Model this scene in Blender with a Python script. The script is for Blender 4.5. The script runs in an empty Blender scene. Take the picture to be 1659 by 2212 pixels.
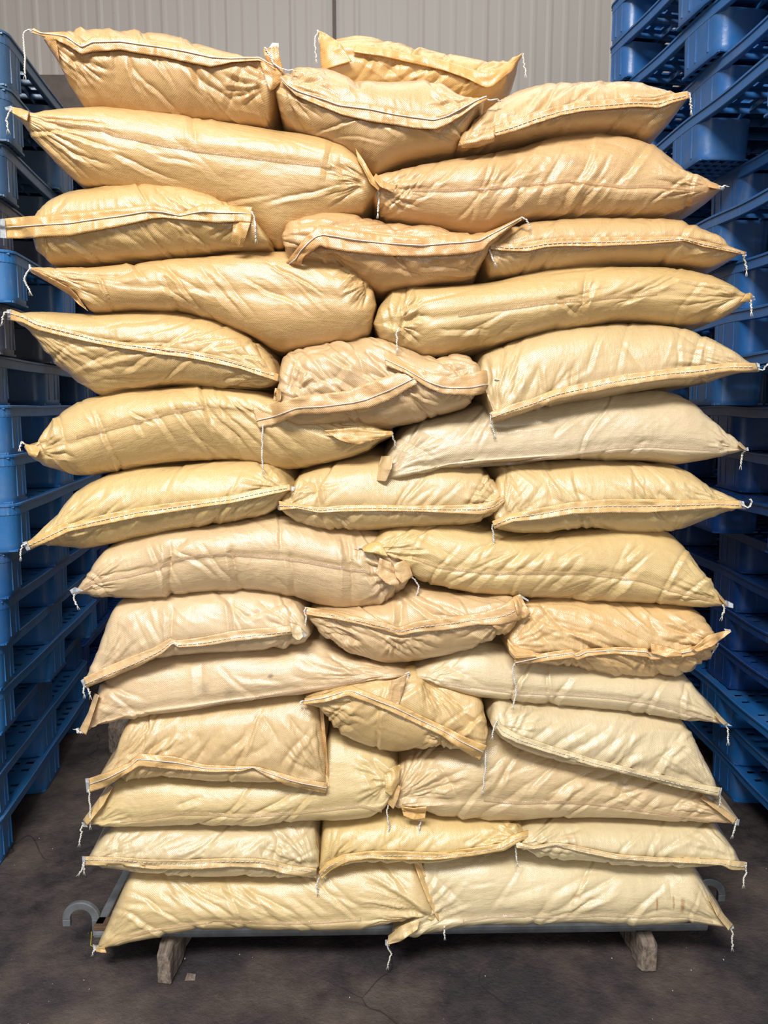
import bpy, math, random
import numpy as np

# ------------------------------------------------------------------ camera
S = bpy.context.scene
C = S.collection
CAM_H, PITCH, F = 1.5, math.radians(8.0), 1640.0
cam = bpy.data.cameras.new('camera'); cam_o = bpy.data.objects.new('camera', cam); C.objects.link(cam_o)
cam.sensor_fit = 'HORIZONTAL'; cam.sensor_width = 36.0; cam.lens = 36.0 * F / 1659.0
cam_o.location = (0, 0, CAM_H); cam_o.rotation_euler = (math.pi / 2 - PITCH, 0, 0)
cam.clip_start = 0.05; cam.clip_end = 100
S.camera = cam_o
S.view_settings.view_transform = 'Standard'; S.view_settings.look = 'None'
S.view_settings.gamma = 1.0; S.view_settings.use_curve_mapping = False
S.view_settings.exposure = 0.05

# ------------------------------------------------------------------ world and lights
w = bpy.data.worlds.new('world'); S.world = w; w.use_nodes = True
bg = w.node_tree.nodes['Background']; bg.inputs[0].default_value = (0.90, 0.95, 1.0, 1); bg.inputs[1].default_value = 0.34

def area(name, loc, target, sx, sy, power, col):
    l = bpy.data.lights.new(name, 'AREA'); l.shape = 'RECTANGLE'; l.size = sx; l.size_y = sy
    l.energy = power; l.color = col
    o = bpy.data.objects.new(name, l); C.objects.link(o); o.location = loc
    d = [target[i] - loc[i] for i in range(3)]
    import mathutils
    o.rotation_euler = mathutils.Vector(d).to_track_quat('-Z', 'Y').to_euler()
    return o
area('doorway_daylight', (-0.9, -1.7, 4.9), (0, 2.0, 0.9), 2.4, 0.8, 385, (1.0, 0.985, 0.96))
area('roof_light', (0.3, 2.6, 5.2), (0, 3.2, 1.5), 3.5, 1.6, 45, (0.93, 0.97, 1.0))
area('floor_level_daylight', (0.8, -3.2, 1.4), (0, 2.0, 0.7), 4.0, 1.8, 48, (1.0, 0.98, 0.95))

# ------------------------------------------------------------------ projection helpers (real distances from the survey of the photo)
CP, SP = math.cos(PITCH), math.sin(PITCH)
def unproj(px, py, y):
    """the point at distance y in front of the camera seen at photo position px, py"""
    px = np.asarray(px, float); py = np.asarray(py, float)
    a = (px - 829.5) / F; b = (1106 - py) / F
    dy = CP + b * SP; dz = -SP + b * CP
    t = y / dy
    return a * t, y + 0 * t, CAM_H + dz * t
def proj(X, Y, Z):
    zc = Y * CP - (Z - CAM_H) * SP; up = Y * SP + (Z - CAM_H) * CP
    return 829.5 + F * X / zc, 1106 - F * up / zc

# ------------------------------------------------------------------ noise
_r = np.random.RandomState(7); _tab = _r.rand(256, 256)
def vn(x, y):
    xi = np.floor(x).astype(int); yi = np.floor(y).astype(int); fx = x - xi; fy = y - yi
    fx = fx * fx * (3 - 2 * fx); fy = fy * fy * (3 - 2 * fy)
    g = lambda i, j: _tab[(xi + i) & 255, (yi + j) & 255]
    return ((g(0, 0) * (1 - fx) + g(1, 0) * fx) * (1 - fy) + (g(0, 1) * (1 - fx) + g(1, 1) * fx) * fy) * 2 - 1

# ------------------------------------------------------------------ object helpers
def tag(o, label=None, cat=None, group=None, kind=None):
    if label: o['label'] = label
    if cat: o['category'] = cat
    if group: o['group'] = group
    if kind: o['kind'] = kind
    return o
def thing(name, label, cat, loc=(0, 0, 0), rz=0, group=None):
    o = bpy.data.objects.new(name, None); C.objects.link(o); o.empty_display_size = 0.05
    o.location = loc; o.rotation_euler = (0, 0, rz)
    return tag(o, label, cat, group)
def mesh_obj(name, V, Fc, mat, parent=None, off=(0, 0, 0), smooth=True, uv=None, color=None):
    V = np.asarray(V, float) - np.asarray(off, float)
    me = bpy.data.meshes.new(name)
    me.from_pydata(V.tolist(), [], Fc)
    if uv is not None:
        l = me.uv_layers.new(name='UVMap')
        idx = np.empty(len(me.loops), int); me.loops.foreach_get('vertex_index', idx)
        l.data.foreach_set('uv', np.asarray(uv, np.float32)[idx].ravel())
    me.polygons.foreach_set('use_smooth', [smooth] * len(me.polygons))
    me.materials.append(mat); me.update()
    o = bpy.data.objects.new(name, me); C.objects.link(o)
    if parent: o.parent = parent
    if color: o.color = color
    return o

class MB:
    """collects simple shapes into one mesh"""
    def __init__(s): s.V = []; s.F = []
    def add(s, V, Fc):
        n = len(s.V); s.V += [tuple(v) for v in V]; s.F += [tuple(i + n for i in f) for f in Fc]
    def box(s, x0, x1, y0, y1, z0, z1):
        s.add([(x0, y0, z0), (x1, y0, z0), (x1, y1, z0), (x0, y1, z0), (x0, y0, z1), (x1, y0, z1), (x1, y1, z1), (x0, y1, z1)],
              [(0, 3, 2, 1), (4, 5, 6, 7), (0, 1, 5, 4), (1, 2, 6, 5), (2, 3, 7, 6), (3, 0, 4, 7)])
    def tube(s, P, r, n=8, cap=True):
        P = np.asarray(P, float); r = np.broadcast_to(np.asarray(r, float), (len(P),))
        T = np.gradient(P, axis=0); T /= np.linalg.norm(T, axis=1)[:, None] + 1e-9
        ref = np.array([0, 0, 1.0]) if abs(T[0][2]) < .9 else np.array([1.0, 0, 0])
        V = []
        for i in range(len(P)):
            A = np.cross(T[i], ref); A /= np.linalg.norm(A) + 1e-9; B = np.cross(T[i], A); ref = -B if False else ref
            for k in range(n):
                t = 2 * math.pi * k / n
                V.append(P[i] + r[i] * (math.cos(t) * A + math.sin(t) * B))
        Fc = [(i * n + k, i * n + (k + 1) % n, (i + 1) * n + (k + 1) % n, (i + 1) * n + k) for i in range(len(P) - 1) for k in range(n)]
        if cap: Fc += [tuple(range(n))[::-1], tuple((len(P) - 1) * n + k for k in range(n))]
        s.add(V, Fc)
    def build(s, name, mat, parent=None, off=(0, 0, 0), smooth=False, bevel=0, color=None):
        o = mesh_obj(name, s.V, s.F, mat, parent, off, smooth, color=color)
        if bevel:
            m = o.modifiers.new('bevel', 'BEVEL'); m.width = bevel; m.segments = 2; m.limit_method = 'ANGLE'
        return o

# ------------------------------------------------------------------ materials
class NT:
    def __init__(s, name):
        s.m = bpy.data.materials.new(name); s.m.use_nodes = True; s.t = s.m.node_tree; s.n = s.t.nodes
        s.b = s.n['Principled BSDF']
    def node(s, ty, **kw):
        n = s.n.new(ty)
        for k, v in kw.items():
            if k.startswith('i_'):
                n.inputs[int(k[2:])].default_value = v
            else: setattr(n, k, v)
        return n
    def link(s, a, b): s.t.links.new(a, b)
    def math(s, op, a, b=None):
        n = s.node('ShaderNodeMath', operation=op)
        for i, v in enumerate((a, b)):
            if v is None: continue
            if isinstance(v, (int, float)): n.inputs[i].default_value = v
            else: s.link(v, n.inputs[i])
        return n.outputs[0]
    def noise(s, vec, scale, detail=4, rough=.55):
        n = s.node('ShaderNodeTexNoise'); n.inputs['Scale'].default_value = scale; n.inputs['Detail'].default_value = detail
        n.inputs['Roughness'].default_value = rough
        if vec is not None: s.link(vec, n.inputs['Vector'])
        return n.outputs['Fac']
    def ramp(s, f, stops):
        n = s.node('ShaderNodeValToRGB'); e = n.color_ramp.elements
        while len(e) < len(stops): e.new(0.5)
        for k, (p, c) in enumerate(stops): e[k].position = p; e[k].color = c if len(c) == 4 else (*c, 1)
        s.link(f, n.inputs[0]); return n.outputs['Color']
    def mix(s, f, a, b, mode='MIX'):
        n = s.node('ShaderNodeMix', data_type='RGBA', blend_type=mode)
        for i, v in ((0, f), (6, a), (7, b)):
            if isinstance(v, (int, float)): n.inputs[i].default_value = v
            elif isinstance(v, tuple): n.inputs[i].default_value = v if len(v) == 4 else (*v, 1)
            else: s.link(v, n.inputs[i])
        return n.outputs[2]
    def scale(s, vec, sx, sy, sz=1, rz=0):
        n = s.node('ShaderNodeMapping'); n.inputs['Scale'].default_value = (sx, sy, sz); n.inputs['Rotation'].default_value = (0, 0, rz)
        s.link(vec, n.inputs['Vector']); return n.outputs[0]
    def bump(s, h, strength, dist, prev=None):
        n = s.node('ShaderNodeBump'); n.inputs['Strength'].default_value = strength; n.inputs['Distance'].default_value = dist
        s.link(h, n.inputs['Height'])
        if prev is not None: s.link(prev, n.inputs['Normal'])
        return n.outputs[0]

def lin(r, g, b): 
    f = lambda c: (c / 255 / 12.92) if c / 255 <= .04045 else ((c / 255 + .055) / 1.055) ** 2.4
    return (f(r), f(g), f(b))

def woven_material(name, orange=False, stains=()):
    k = NT(name)
    uv = k.node('ShaderNodeUVMap').outputs[0]
    oi = k.node('ShaderNodeObjectInfo')
    rnd = k.node('ShaderNodeVectorMath', operation='ADD')
    k.link(uv, rnd.inputs[0])
    comb = k.node('ShaderNodeCombineXYZ'); k.link(k.math('MULTIPLY', oi.outputs['Random'], 31.0), comb.inputs[0]); k.link(k.math('MULTIPLY', oi.outputs['Random'], 17.0), comb.inputs[1])
    k.link(comb.outputs[0], rnd.inputs[1]); P = rnd.outputs[0]
    sep = k.node('ShaderNodeSeparateXYZ'); k.link(uv, sep.inputs[0])
    # tapes of the weave
    kk = 2 * math.pi / 0.0046
    su = k.math('SINE', k.math('MULTIPLY', sep.outputs[0], kk)); sv = k.math('SINE', k.math('MULTIPLY', sep.outputs[1], kk))
    weave = k.math('MULTIPLY', su, sv)
    streak = k.noise(k.scale(P, 55, 3.0), 1.0, 3, .6)
    streak2 = k.noise(k.scale(P, 1.5, 34), 1.0, 3, .6)
    patch = k.noise(P, 5.0, 3, .5)
    col = oi.outputs['Color']
    c1 = k.mix(k.ramp(streak, [(.35, (0, 0, 0)), (.7, (1, 1, 1))]), k.mix(1.0, col, (0.985, 0.96, 0.91), 'MULTIPLY'), k.mix(1.0, col, (1.02, 1.03, 0.96), 'MULTIPLY'))
    c2 = k.mix(k.ramp(streak2, [(.45, (0, 0, 0)), (.75, (.5, .5, .5))]), c1, k.mix(1.0, c1, (0.93, 0.90, 0.86), 'MULTIPLY'))
    c3 = k.mix(k.ramp(patch, [(.3, (0, 0, 0)), (.7, (.6, .6, .6))]), c2, k.mix(1.0, c2, (0.94, 0.95, 0.98), 'MULTIPLY'))
    # grime: scattered specks and a few rubbed patches
    sp = k.noise(P, 260, 2, .6); zone = k.noise(P, 4.0, 3, .6)
    speck = k.math('MULTIPLY', k.ramp(sp, [(.62, (0, 0, 0)), (.72, (1, 1, 1))]), k.ramp(zone, [(.45, (0, 0, 0)), (.68, (.75, .75, .75))]))
    c4 = k.mix(speck, c3, k.mix(1.0, c3, (0.45, 0.38, 0.32), 'MULTIPLY'))
    wv = k.math('MULTIPLY', k.math('ADD', weave, 1.0), 0.5)
    c5 = k.mix(wv, k.mix(1.0, c4, (0.965, 0.955, 0.935), 'MULTIPLY'), c4)
    for (su_, sv_, rx, ry, st, sc_) in stains:
        ex_ = k.math('DIVIDE', k.math('SUBTRACT', sep.outputs[0], su_), rx); ey_ = k.math('DIVIDE', k.math('SUBTRACT', sep.outputs[1], sv_), ry)
        q_ = k.math('ADD', k.math('MULTIPLY', ex_, ex_), k.math('MULTIPLY', ey_, ey_))
        g_ = k.math('SUBTRACT', 1.15, k.math('ADD', q_, k.math('MULTIPLY', k.noise(uv, 160, 4, .7), 1.1)))
        m_ = k.node('ShaderNodeMath', operation='MULTIPLY', use_clamp=True); k.link(g_, m_.inputs[0]); m_.inputs[1].default_value = st
        c5 = k.mix(m_.outputs[0], c5, sc_)
    k.link(c5, k.b.inputs['Base Color'])
    k.b.inputs['Roughness'].default_value = 0.36 if not orange else 0.42
    rr = k.noise(P, 30, 3, .6)
    rn = k.node('ShaderNodeMapRange'); rn.inputs['To Min'].default_value = .38; rn.inputs['To Max'].default_value = .52
    k.link(rr, rn.inputs['Value']); k.link(rn.outputs[0], k.b.inputs['Roughness'])
    k.b.inputs['Specular IOR Level'].default_value = 0.5
    k.b.inputs['Coat Weight'].default_value = 0.85; k.b.inputs['Coat Roughness'].default_value = 0.22
    crump = k.noise(k.scale(P, 34, 46), 1.0, 5, .65)
    def ridged(vec, det):
        n = k.node('ShaderNodeTexNoise'); n.noise_type = 'RIDGED_MULTIFRACTAL'; n.inputs['Scale'].default_value = 1.0; n.inputs['Detail'].default_value = det
        k.link(vec, n.inputs['Vector']); return n.outputs['Fac']
    crump2 = k.noise(k.scale(P, 18, 60, 1, .9), 1.0, 4, .6)
    rg = ridged(k.scale(P, 13, 26, 1, .7), 3); rzone = k.ramp(k.noise(P, 7, 2, .5), [(.42, (.08, .08, .08)), (.66, (1, 1, 1))])
    rgz = k.math('MULTIPLY', rg, rzone)
    n1 = k.bump(weave, 0.28, 0.0007)
    n2 = k.bump(crump, 0.42, 0.0045, n1)
    n3 = k.bump(crump2, 0.30, 0.0055, n2)
    n3 = k.bump(rgz, 0.45, 0.0035, n3)
    fine = k.noise(k.scale(P, 26, 190, 1, .75), 1.0, 3, .6)
    n3 = k.bump(fine, 0.30, 0.0022, n3)
    k.link(n3, k.b.inputs['Normal']); cn = k.bump(crump2, 0.16, 0.0055, k.bump(crump, 0.22, 0.0045, k.bump(weave, 0.22, 0.0007)))
    k.link(cn, k.b.inputs['Coat Normal'])
    return k.m

def simple(name, col, rough=.5, metal=0, nscale=20, amt=.25, bump=.2, bdist=.003, spec=.5, use_obj=False, sc=(1, 1, 1)):
    k = NT(name); tc = k.node('ShaderNodeTexCoord').outputs['Object']
    v = k.scale(tc, *sc)
    n = k.noise(v, nscale, 5, .6)
    base = (*col, 1) if not use_obj else k.node('ShaderNodeObjectInfo').outputs['Color']
    dark = k.mix(1.0, base, (1 - amt, 1 - amt, 1 - amt), 'MULTIPLY')
    k.link(k.mix(k.ramp(n, [(.3, (0, 0, 0)), (.7, (1, 1, 1))]), dark, base), k.b.inputs['Base Color'])
    k.b.inputs['Roughness'].default_value = rough; k.b.inputs['Metallic'].default_value = metal
    k.b.inputs['Specular IOR Level'].default_value = spec
    k.link(k.bump(n, bump, bdist), k.b.inputs['Normal'])
    return k.m

M = {}
M['woven'] = woven_material('woven_plastic_cloth')
M['hem'] = woven_material('orange_hem_cloth', True)
M['thread'] = simple('white_thread', lin(228, 224, 214), .8, 0, 300, .3, .5, .0006)
def liner_material():
    k = NT('clear_liner_film')
    tr = k.node('ShaderNodeBsdfTransparent'); tr.inputs[0].default_value = (.93, .94, .95, 1)
    mx = k.node('ShaderNodeMixShader'); mx.inputs[0].default_value = .42
    k.b.inputs['Base Color'].default_value = (.74, .76, .78, 1); k.b.inputs['Roughness'].default_value = .15
    n = k.noise(k.node('ShaderNodeTexCoord').outputs['Object'], 120, 3, .6); k.link(k.bump(n, .5, .004), k.b.inputs['Normal'])
    k.link(tr.outputs[0], mx.inputs[1]); k.link(k.b.outputs[0], mx.inputs[2])
    k.link(mx.outputs[0], k.n['Material Output'].inputs[0]); return k.m
M['liner'] = liner_material()
def strip_material():
    k = NT('clear_seam_tape')
    tr = k.node('ShaderNodeBsdfTransparent'); tr.inputs[0].default_value = (1, .99, .98, 1)
    mx = k.node('ShaderNodeMixShader'); mx.inputs[0].default_value = .35
    k.link(k.node('ShaderNodeObjectInfo').outputs['Color'], k.b.inputs['Base Color']); k.b.inputs['Roughness'].default_value = .18; k.b.inputs['Coat Weight'].default_value = .6
    n = k.noise(k.node('ShaderNodeTexCoord').outputs['Object'], 90, 4, .65); k.link(k.bump(n, .6, .006), k.b.inputs['Normal'])
    k.link(tr.outputs[0], mx.inputs[1]); k.link(k.b.outputs[0], mx.inputs[2])
    k.link(mx.outputs[0], k.n['Material Output'].inputs[0]); return k.m
M['strip'] = strip_material()

def pallet_material():
    k = NT('worn_blue_plastic'); tc = k.node('ShaderNodeTexCoord').outputs['Object']
    oi = k.node('ShaderNodeObjectInfo')
    add = k.node('ShaderNodeVectorMath', operation='ADD'); k.link(tc, add.inputs[0])
    cb = k.node('ShaderNodeCombineXYZ'); k.link(k.math('MULTIPLY', oi.outputs['Random'], 40.0), cb.inputs[0]); k.link(cb.outputs[0], add.inputs[1])
    P = add.outputs[0]
    scratch = k.noise(k.scale(P, 60, 60, 6), 1.0, 5, .7)
    dust = k.noise(P, 7, 5, .6)
    c = k.mix(k.ramp(dust, [(.5, (0, 0, 0)), (.8, (.4, .4, .4))]), oi.outputs['Color'], (.16, .18, .21))
    c = k.mix(k.ramp(scratch, [(.6, (0, 0, 0)), (.75, (.35, .35, .35))]), c, (.30, .34, .38))
    gr = k.noise(k.scale(P, 14, 14, 5), 1.0, 4, .7)
    c = k.mix(k.ramp(gr, [(.64, (0, 0, 0)), (.78, (.45, .45, .45))]), c, (.035, .03, .028))
    k.link(c, k.b.inputs['Base Color'])
    rn = k.node('ShaderNodeMapRange'); rn.inputs['To Min'].default_value = .22; rn.inputs['To Max'].default_value = .5
    k.link(dust, rn.inputs['Value']); k.link(rn.outputs[0], k.b.inputs['Roughness'])
    k.b.inputs['Specular IOR Level'].default_value = .6
    k.link(k.bump(scratch, .25, .003, k.bump(dust, .3, .01)), k.b.inputs['Normal'])
    return k.m
M['pallet'] = pallet_material()

def floor_material():
    k = NT('dark_worn_concrete'); tc = k.node('ShaderNodeTexCoord').outputs['Object']
    a = k.noise(tc, 2.2, 6, .6); b = k.noise(tc, 16, 6, .7); d = k.noise(tc, 90, 4, .7); e = k.noise(tc, 1.1, 5, .65)
    c = k.mix(k.ramp(b, [(.3, (0, 0, 0)), (.75, (1, 1, 1))]), lin(34, 30, 32), lin(74, 65, 64))
    c = k.mix(k.ramp(a, [(.45, (0, 0, 0)), (.72, (.6, .6, .6))]), c, lin(122, 108, 96))
    c = k.mix(k.ramp(e, [(.35, (.55, .55, .55)), (.55, (0, 0, 0))]), c, lin(50, 46, 52))
    c = k.mix(k.ramp(d, [(.66, (0, 0, 0)), (.76, (.55, .55, .55))]), c, lin(150, 140, 130))
    v = k.node('ShaderNodeTexVoronoi', feature='DISTANCE_TO_EDGE'); v.inputs['Scale'].default_value = 1.3; 
    wv = k.node('ShaderNodeVectorMath', operation='ADD'); k.link(tc, wv.inputs[0])
    nn = k.node('ShaderNodeTexNoise'); nn.inputs['Scale'].default_value = 3; k.link(tc, nn.inputs['Vector']); k.link(nn.outputs['Color'], wv.inputs[1]); k.link(wv.outputs[0], v.inputs['Vector'])
    crack = k.ramp(v.outputs['Distance'], [(.0, (.75, .75, .75)), (.006, (0, 0, 0))])
    zone = k.ramp(k.noise(tc, .9, 2, .5), [(.5, (0, 0, 0)), (.56, (1, 1, 1))])
    c = k.mix(k.math('MULTIPLY', crack, zone), c, lin(18, 15, 16))
    k.link(c, k.b.inputs['Base Color']); k.b.inputs['Roughness'].default_value = .72
    k.b.inputs['Specular IOR Level'].default_value = .3
    k.link(k.bump(d, .7, .005, k.bump(b, .45, .02)), k.b.inputs['Normal'])
    return k.m
M['floor'] = floor_material()

def wall_material():
    k = NT('cream_sheet_panel'); tc = k.node('ShaderNodeTexCoord').outputs['Object']
    sep = k.node('ShaderNodeSeparateXYZ'); k.link(tc, sep.inputs[0])
    st = k.noise(k.scale(tc, 9, 1, .25), 1.0, 3, .5)
    c = k.mix(st, lin(144, 135, 126), lin(152, 144, 136))
    dr = k.noise(tc, 60, 3, .6)
    c = k.mix(k.ramp(dr, [(.70, (0, 0, 0)), (.76, (.5, .5, .5))]), c, lin(110, 100, 92))
    k.link(c, k.b.inputs['Base Color']); k.b.inputs['Roughness'].default_value = .5
    return k.m
M['wall'] = wall_material()
M['plaster'] = simple('stained_plaster', lin(138, 130, 120), .85, 0, 6, .35, .3, .01)
M['lintel'] = simple('brown_concrete', lin(96, 84, 76), .85, 0, 9, .4, .4, .01)
M['brown'] = simple('brown_joint', lin(74, 58, 46), .6, 0, 30, .2)
M['white_frame'] = simple('white_painted_frame', lin(200, 198, 190), .5, 0, 10, .1)
M['dark'] = simple('dark_glass', lin(40, 38, 38), .2, 0, 10, .1)
M['galv'] = simple('galvanised_steel', lin(130, 134, 138), .42, .3, 26, .45, .35, .003)
M['rust'] = simple('rusted_steel', lin(112, 84, 66), .75, .2, 30, .55, .5, .004)
M['yellow'] = simple('yellow_thread', lin(205, 190, 30), .7, 0, 30, .2)

def wood_material():
    k = NT('weathered_timber'); tc = k.node('ShaderNodeTexCoord').outputs['Object']
    g = k.noise(k.scale(tc, 110, 6, 60), 1.0, 5, .65); b = k.noise(tc, 14, 4, .6)
    c = k.mix(k.ramp(g, [(.3, (0, 0, 0)), (.7, (1, 1, 1))]), lin(74, 62, 54), lin(150, 136, 122))
    c = k.mix(k.ramp(b, [(.5, (0, 0, 0)), (.8, (.5, .5, .5))]), c, lin(150, 112, 82))
    k.link(c, k.b.inputs['Base Color']); k.b.inputs['Roughness'].default_value = .85
    k.link(k.bump(g, .8, .006, k.bump(b, .5, .01)), k.b.inputs['Normal']); return k.m
M['wood'] = wood_material()

# ------------------------------------------------------------------ the setting
mb = MB(); mb.box(-6, 6, -4, 5.3, -0.05, 0); fl = mb.build('floor', M['floor']); tag(fl, kind='structure')
WY = 5.0
mb = MB()
# cream sheet panels with shallow vertical ribs
xs = [-4.5]; zs = []
def panel(x0, x1, zlo, zhi):
    prof = []; x = x0; i = 0
    while x < x1:
        dd = -.0022 if i % 4 else -.004
        prof += [(x, 0), (x + .016, dd), (x + .030, dd), (x + .046, 0)]
        x += .098; i += 1
    prof.append((x, 0)); V = []
    for px_, d in prof: V += [(px_, WY + d, zlo), (px_, WY + d, zhi)]
    mb.add(V, [(2 * j, 2 * j + 2, 2 * j + 3, 2 * j + 1) for j in range(len(prof) - 1)])
    mb.box(x0, x, WY + .005, WY + .12, zlo, zhi)
panel(-4.5, -1.38, 3.5, 7.0); panel(-1.364, 4.6, 0, 7.0)
tag(mb.build('wall_back', M['wall']), kind='structure')
mb = MB(); mb.box(-4.5, -1.36, WY + .005, WY + .15, 0, 3.28); tag(mb.build('wall_back_lower', M['plaster']), kind='structure')
mb = MB(); mb.box(-4.5, -1.36, WY - .05, WY + .15, 3.28, 3.498); tag(mb.build('trim_1', M['lintel'], bevel=.01), kind='structure')
mb = MB(); mb.box(-.312, -.294, WY - .03, WY, 3.5, 7.0); tag(mb.build('trim_2', M['brown']), kind='structure')
# small framed window under the beam on the left
wx0, wx1 = -2.10, -1.62
mb = MB(); mb.box(wx0, wx1, WY - .02, WY, 2.55, 3.22); wn = mb.build('window_1', M['dark']); tag(wn, kind='structure')
mb = MB()
for a, b, c, d in ((wx0 + .06, wx0 + .11, 2.6, 3.14), (wx1 - .08, wx1 - .03, 2.6, 3.14), (wx0 + .06, wx1 - .03, 3.10, 3.15), (wx0 + .06, wx1 - .03, 2.6, 2.65), (wx0 + .16, wx1 - .12, 2.7, 3.05)):
    mb.box(a, b, WY - .05, WY - .015, c, d)
mb.build('window_frame', M['white_frame'], wn, bevel=.004)

# ------------------------------------------------------------------ filled sacks
def dense(pts, n=400):
    p = np.array(pts, float); d = np.r_[0, np.cumsum(np.hypot(*np.diff(p, axis=0).T))]
    t = np.linspace(0, d[-1], n)
    X = np.interp(t, d, p[:, 0]); Y = np.interp(t, d, p[:, 1])
    return X, Y
def smooth1(a, k):
    if k < 1: return a
    w_ = np.hanning(2 * k + 3); w_ /= w_.sum()
    ap = np.r_[2 * a[0] - a[k + 1:0:-1], a, 2 * a[-1] - a[-2:-k - 3:-1]]
    return np.convolve(ap, w_, 'valid')
def curve_at(pts, xs):
    p = np.array(sorted(pts), float)
    return np.interp(xs, p[:, 0], p[:, 1])

PINK, TAN, GOLD, PALE, CREAM, ORNG = (lin(214, 180, 140), lin(212, 176, 122), lin(216, 180, 112), lin(216, 192, 150), lin(220, 200, 152), lin(214, 170, 104))
def hem_tone(c): return (min(1, c[0] * 1.06), c[1] * .95, c[2] * .80, 1)

def sack(label, group, tone, top, bot, seam, y=1.80, depth=.5, side=False, hems=(), sheets=(), strips=(), tails=(), liners=(), creases=(), fans=(), ang=45, amt=14, cr=2.2, dash=True, rl=10, rr=10, seed=1, lump=1.0, hang=None, stains=()):
    rs = np.random.RandomState(seed)
    xL = min(top[0][0], bot[0][0]); xR = max(top[-1][0], bot[-1][0])
    N = int(max(140, (xR - xL) / 2.2)); s = np.linspace(0, 1, N)
    s = .8 * s + .2 * (0.5 - 0.5 * np.cos(math.pi * s)); xs = xL + (xR - xL) * s
    T = smooth1(curve_at(top, xs), 6); B = smooth1(curve_at(bot, xs), 6); Sm = smooth1(curve_at(seam, xs), 5)
    B = np.maximum(B, T + 2); mid = (T + B) / 2; h = (B - T) / 2
    e1 = np.clip((xs - xL) / rl, 0, 1); e2 = np.clip((xR - xs) / rr, 0, 1)
    f = np.sqrt(np.clip(1 - (1 - e1) ** 2, .0004, 1)) * np.sqrt(np.clip(1 - (1 - e2) ** 2, .0004, 1))
    h = h * f; T = mid - h; B = mid + h
    Sm = np.clip(Sm, T + .12 * 2 * h, B - .12 * 2 * h)
    W = (xR - xL); hm = h.max()
    # plan rounding of the two ends
    ll, lr_ = max(.08 * W, rl * 1.2), max(.08 * W, rr * 1.2)
    p1 = np.clip((xs - xL) / ll, 0, 1); p2 = np.clip((xR - xs) / lr_, 0, 1)
    bl = .035 if rl < 20 else .06; br = .035 if rr < 20 else .06
    yf = y + bl * (1 - np.sqrt(1 - (1 - p1) ** 2)) + br * (1 - np.sqrt(1 - (1 - p2) ** 2))
    a = .10 * np.clip(h / hm, .02, 1) ** .6
    Mh = int(max(30, hm / 1.5)); ph = np.linspace(-math.pi / 2, math.pi / 2, 2 * Mh + 1)
    ex = 2 / 2.15
    c = np.cos(ph) ** ex; c[0] = c[-1] = 0; sn = np.abs(np.sin(ph)) ** ex * np.sign(ph)
    Xt, _, Zt = unproj(xs, T, yf + .35 * a); Xb, _, Zb = unproj(xs, B, yf + .35 * a); Xs_, _, Zs = unproj(xs, Sm, yf)
    up = np.clip(sn, 0, 1)[None, :]; dn = np.clip(-sn, 0, 1)[None, :]
    FX = Xs_[:, None] + (Xt - Xs_)[:, None] * up + (Xb - Xs_)[:, None] * dn
    FZ = Zs[:, None] + (Zt - Zs)[:, None] * up + (Zb - Zs)[:, None] * dn
    FY = yf[:, None] + a[:, None] * (1 - c)[None, :]
    FY = FY + .005 * np.exp(-(ph / .12) ** 2)[None, :] * np.clip(h / hm, 0, 1)[:, None]
    # flat back part (top, then rear arc, then bottom), goes on from the last front point
    D = depth * (1 - .12 * (1 - p1) ** 2 - .12 * (1 - p2) ** 2)
    K = 5; R = 9
    tt = np.linspace(0, 1, K + 1)[1:]
    ya = (yf + a)[:, None]; yb = (yf + D - a)[:, None]
    tX = Xt[:, None] + 0 * tt; tY = ya + (yb - ya) * tt; tZ = Zt[:, None] + 0 * tt
    bX = Xb[:, None] + 0 * tt; bY = yb + (ya - yb) * np.r_[0, tt[:-1]]; bZ = Zb[:, None] + 0 * tt
    rp = np.linspace(math.pi / 2, -math.pi / 2, R + 2)[1:-1]
    zm = (Zt + Zb) / 2; zh = (Zt - Zb) / 2; xm = (Xt + Xb) / 2
    rX = xm[:, None] + ((Xt - Xb) / 2)[:, None] * np.sin(rp); rZ = zm[:, None] + zh[:, None] * np.sin(rp)
    rY = yb + a[:, None] * np.cos(rp)
    ex_w = .006 if side else .04; xc = float(Xs_.mean()); g1 = np.sin(math.pi * .5 * np.clip(tt * 2.5, 0, 1)); g2 = g1[::-1] if False else np.sin(math.pi * .5 * np.clip((1 - np.r_[0, tt[:-1]]) * 2.5, 0, 1))
    tX = xc + (tX - xc) * (1 + ex_w * g1); tZ = tZ + .010 * g1; bX = xc + (bX - xc) * (1 + ex_w * g2); bZ = bZ - .010 * g2
    rX = xc + (rX - xc) * (1 + ex_w); rZ = zm[:, None] + (rZ - zm[:, None]) * 1.08
    GX = np.hstack([FX, tX, rX, bX]); GY = np.hstack([FY, tY, rY, bY]); GZ = np.hstack([FZ, tZ, rZ, bZ])
    NV = GX.shape[1]; nf = FX.shape[1]
    # outward normals
    P = np.stack([GX, GY, GZ], -1)
    du = np.gradient(P, axis=0); Pw = np.concatenate([P[:, -1:], P, P[:, :1]], 1); dv = (Pw[:, 2:] - Pw[:, :-2]) / 2
    Nn = np.cross(du, dv); Nn /= np.linalg.norm(Nn, axis=-1)[..., None] + 1e-12
    if (Nn[N // 2, nf // 2, 1]) > 0: Nn = -Nn
    PX, PY = proj(GX, GY, GZ)
    # wrinkles, in a frame fixed to the cloth
    arc = np.cumsum(np.linalg.norm(np.diff(P, axis=1, prepend=P[:, :1]), axis=-1), axis=1); arc -= arc[:, nf // 2][:, None]
    U = GX; Vv = arc; ox, oy = rs.rand(2) * 90
    edge = np.clip(np.minimum(p1, p2) * 1.4, 0, 1)[:, None]; endf = 1 - edge
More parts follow.
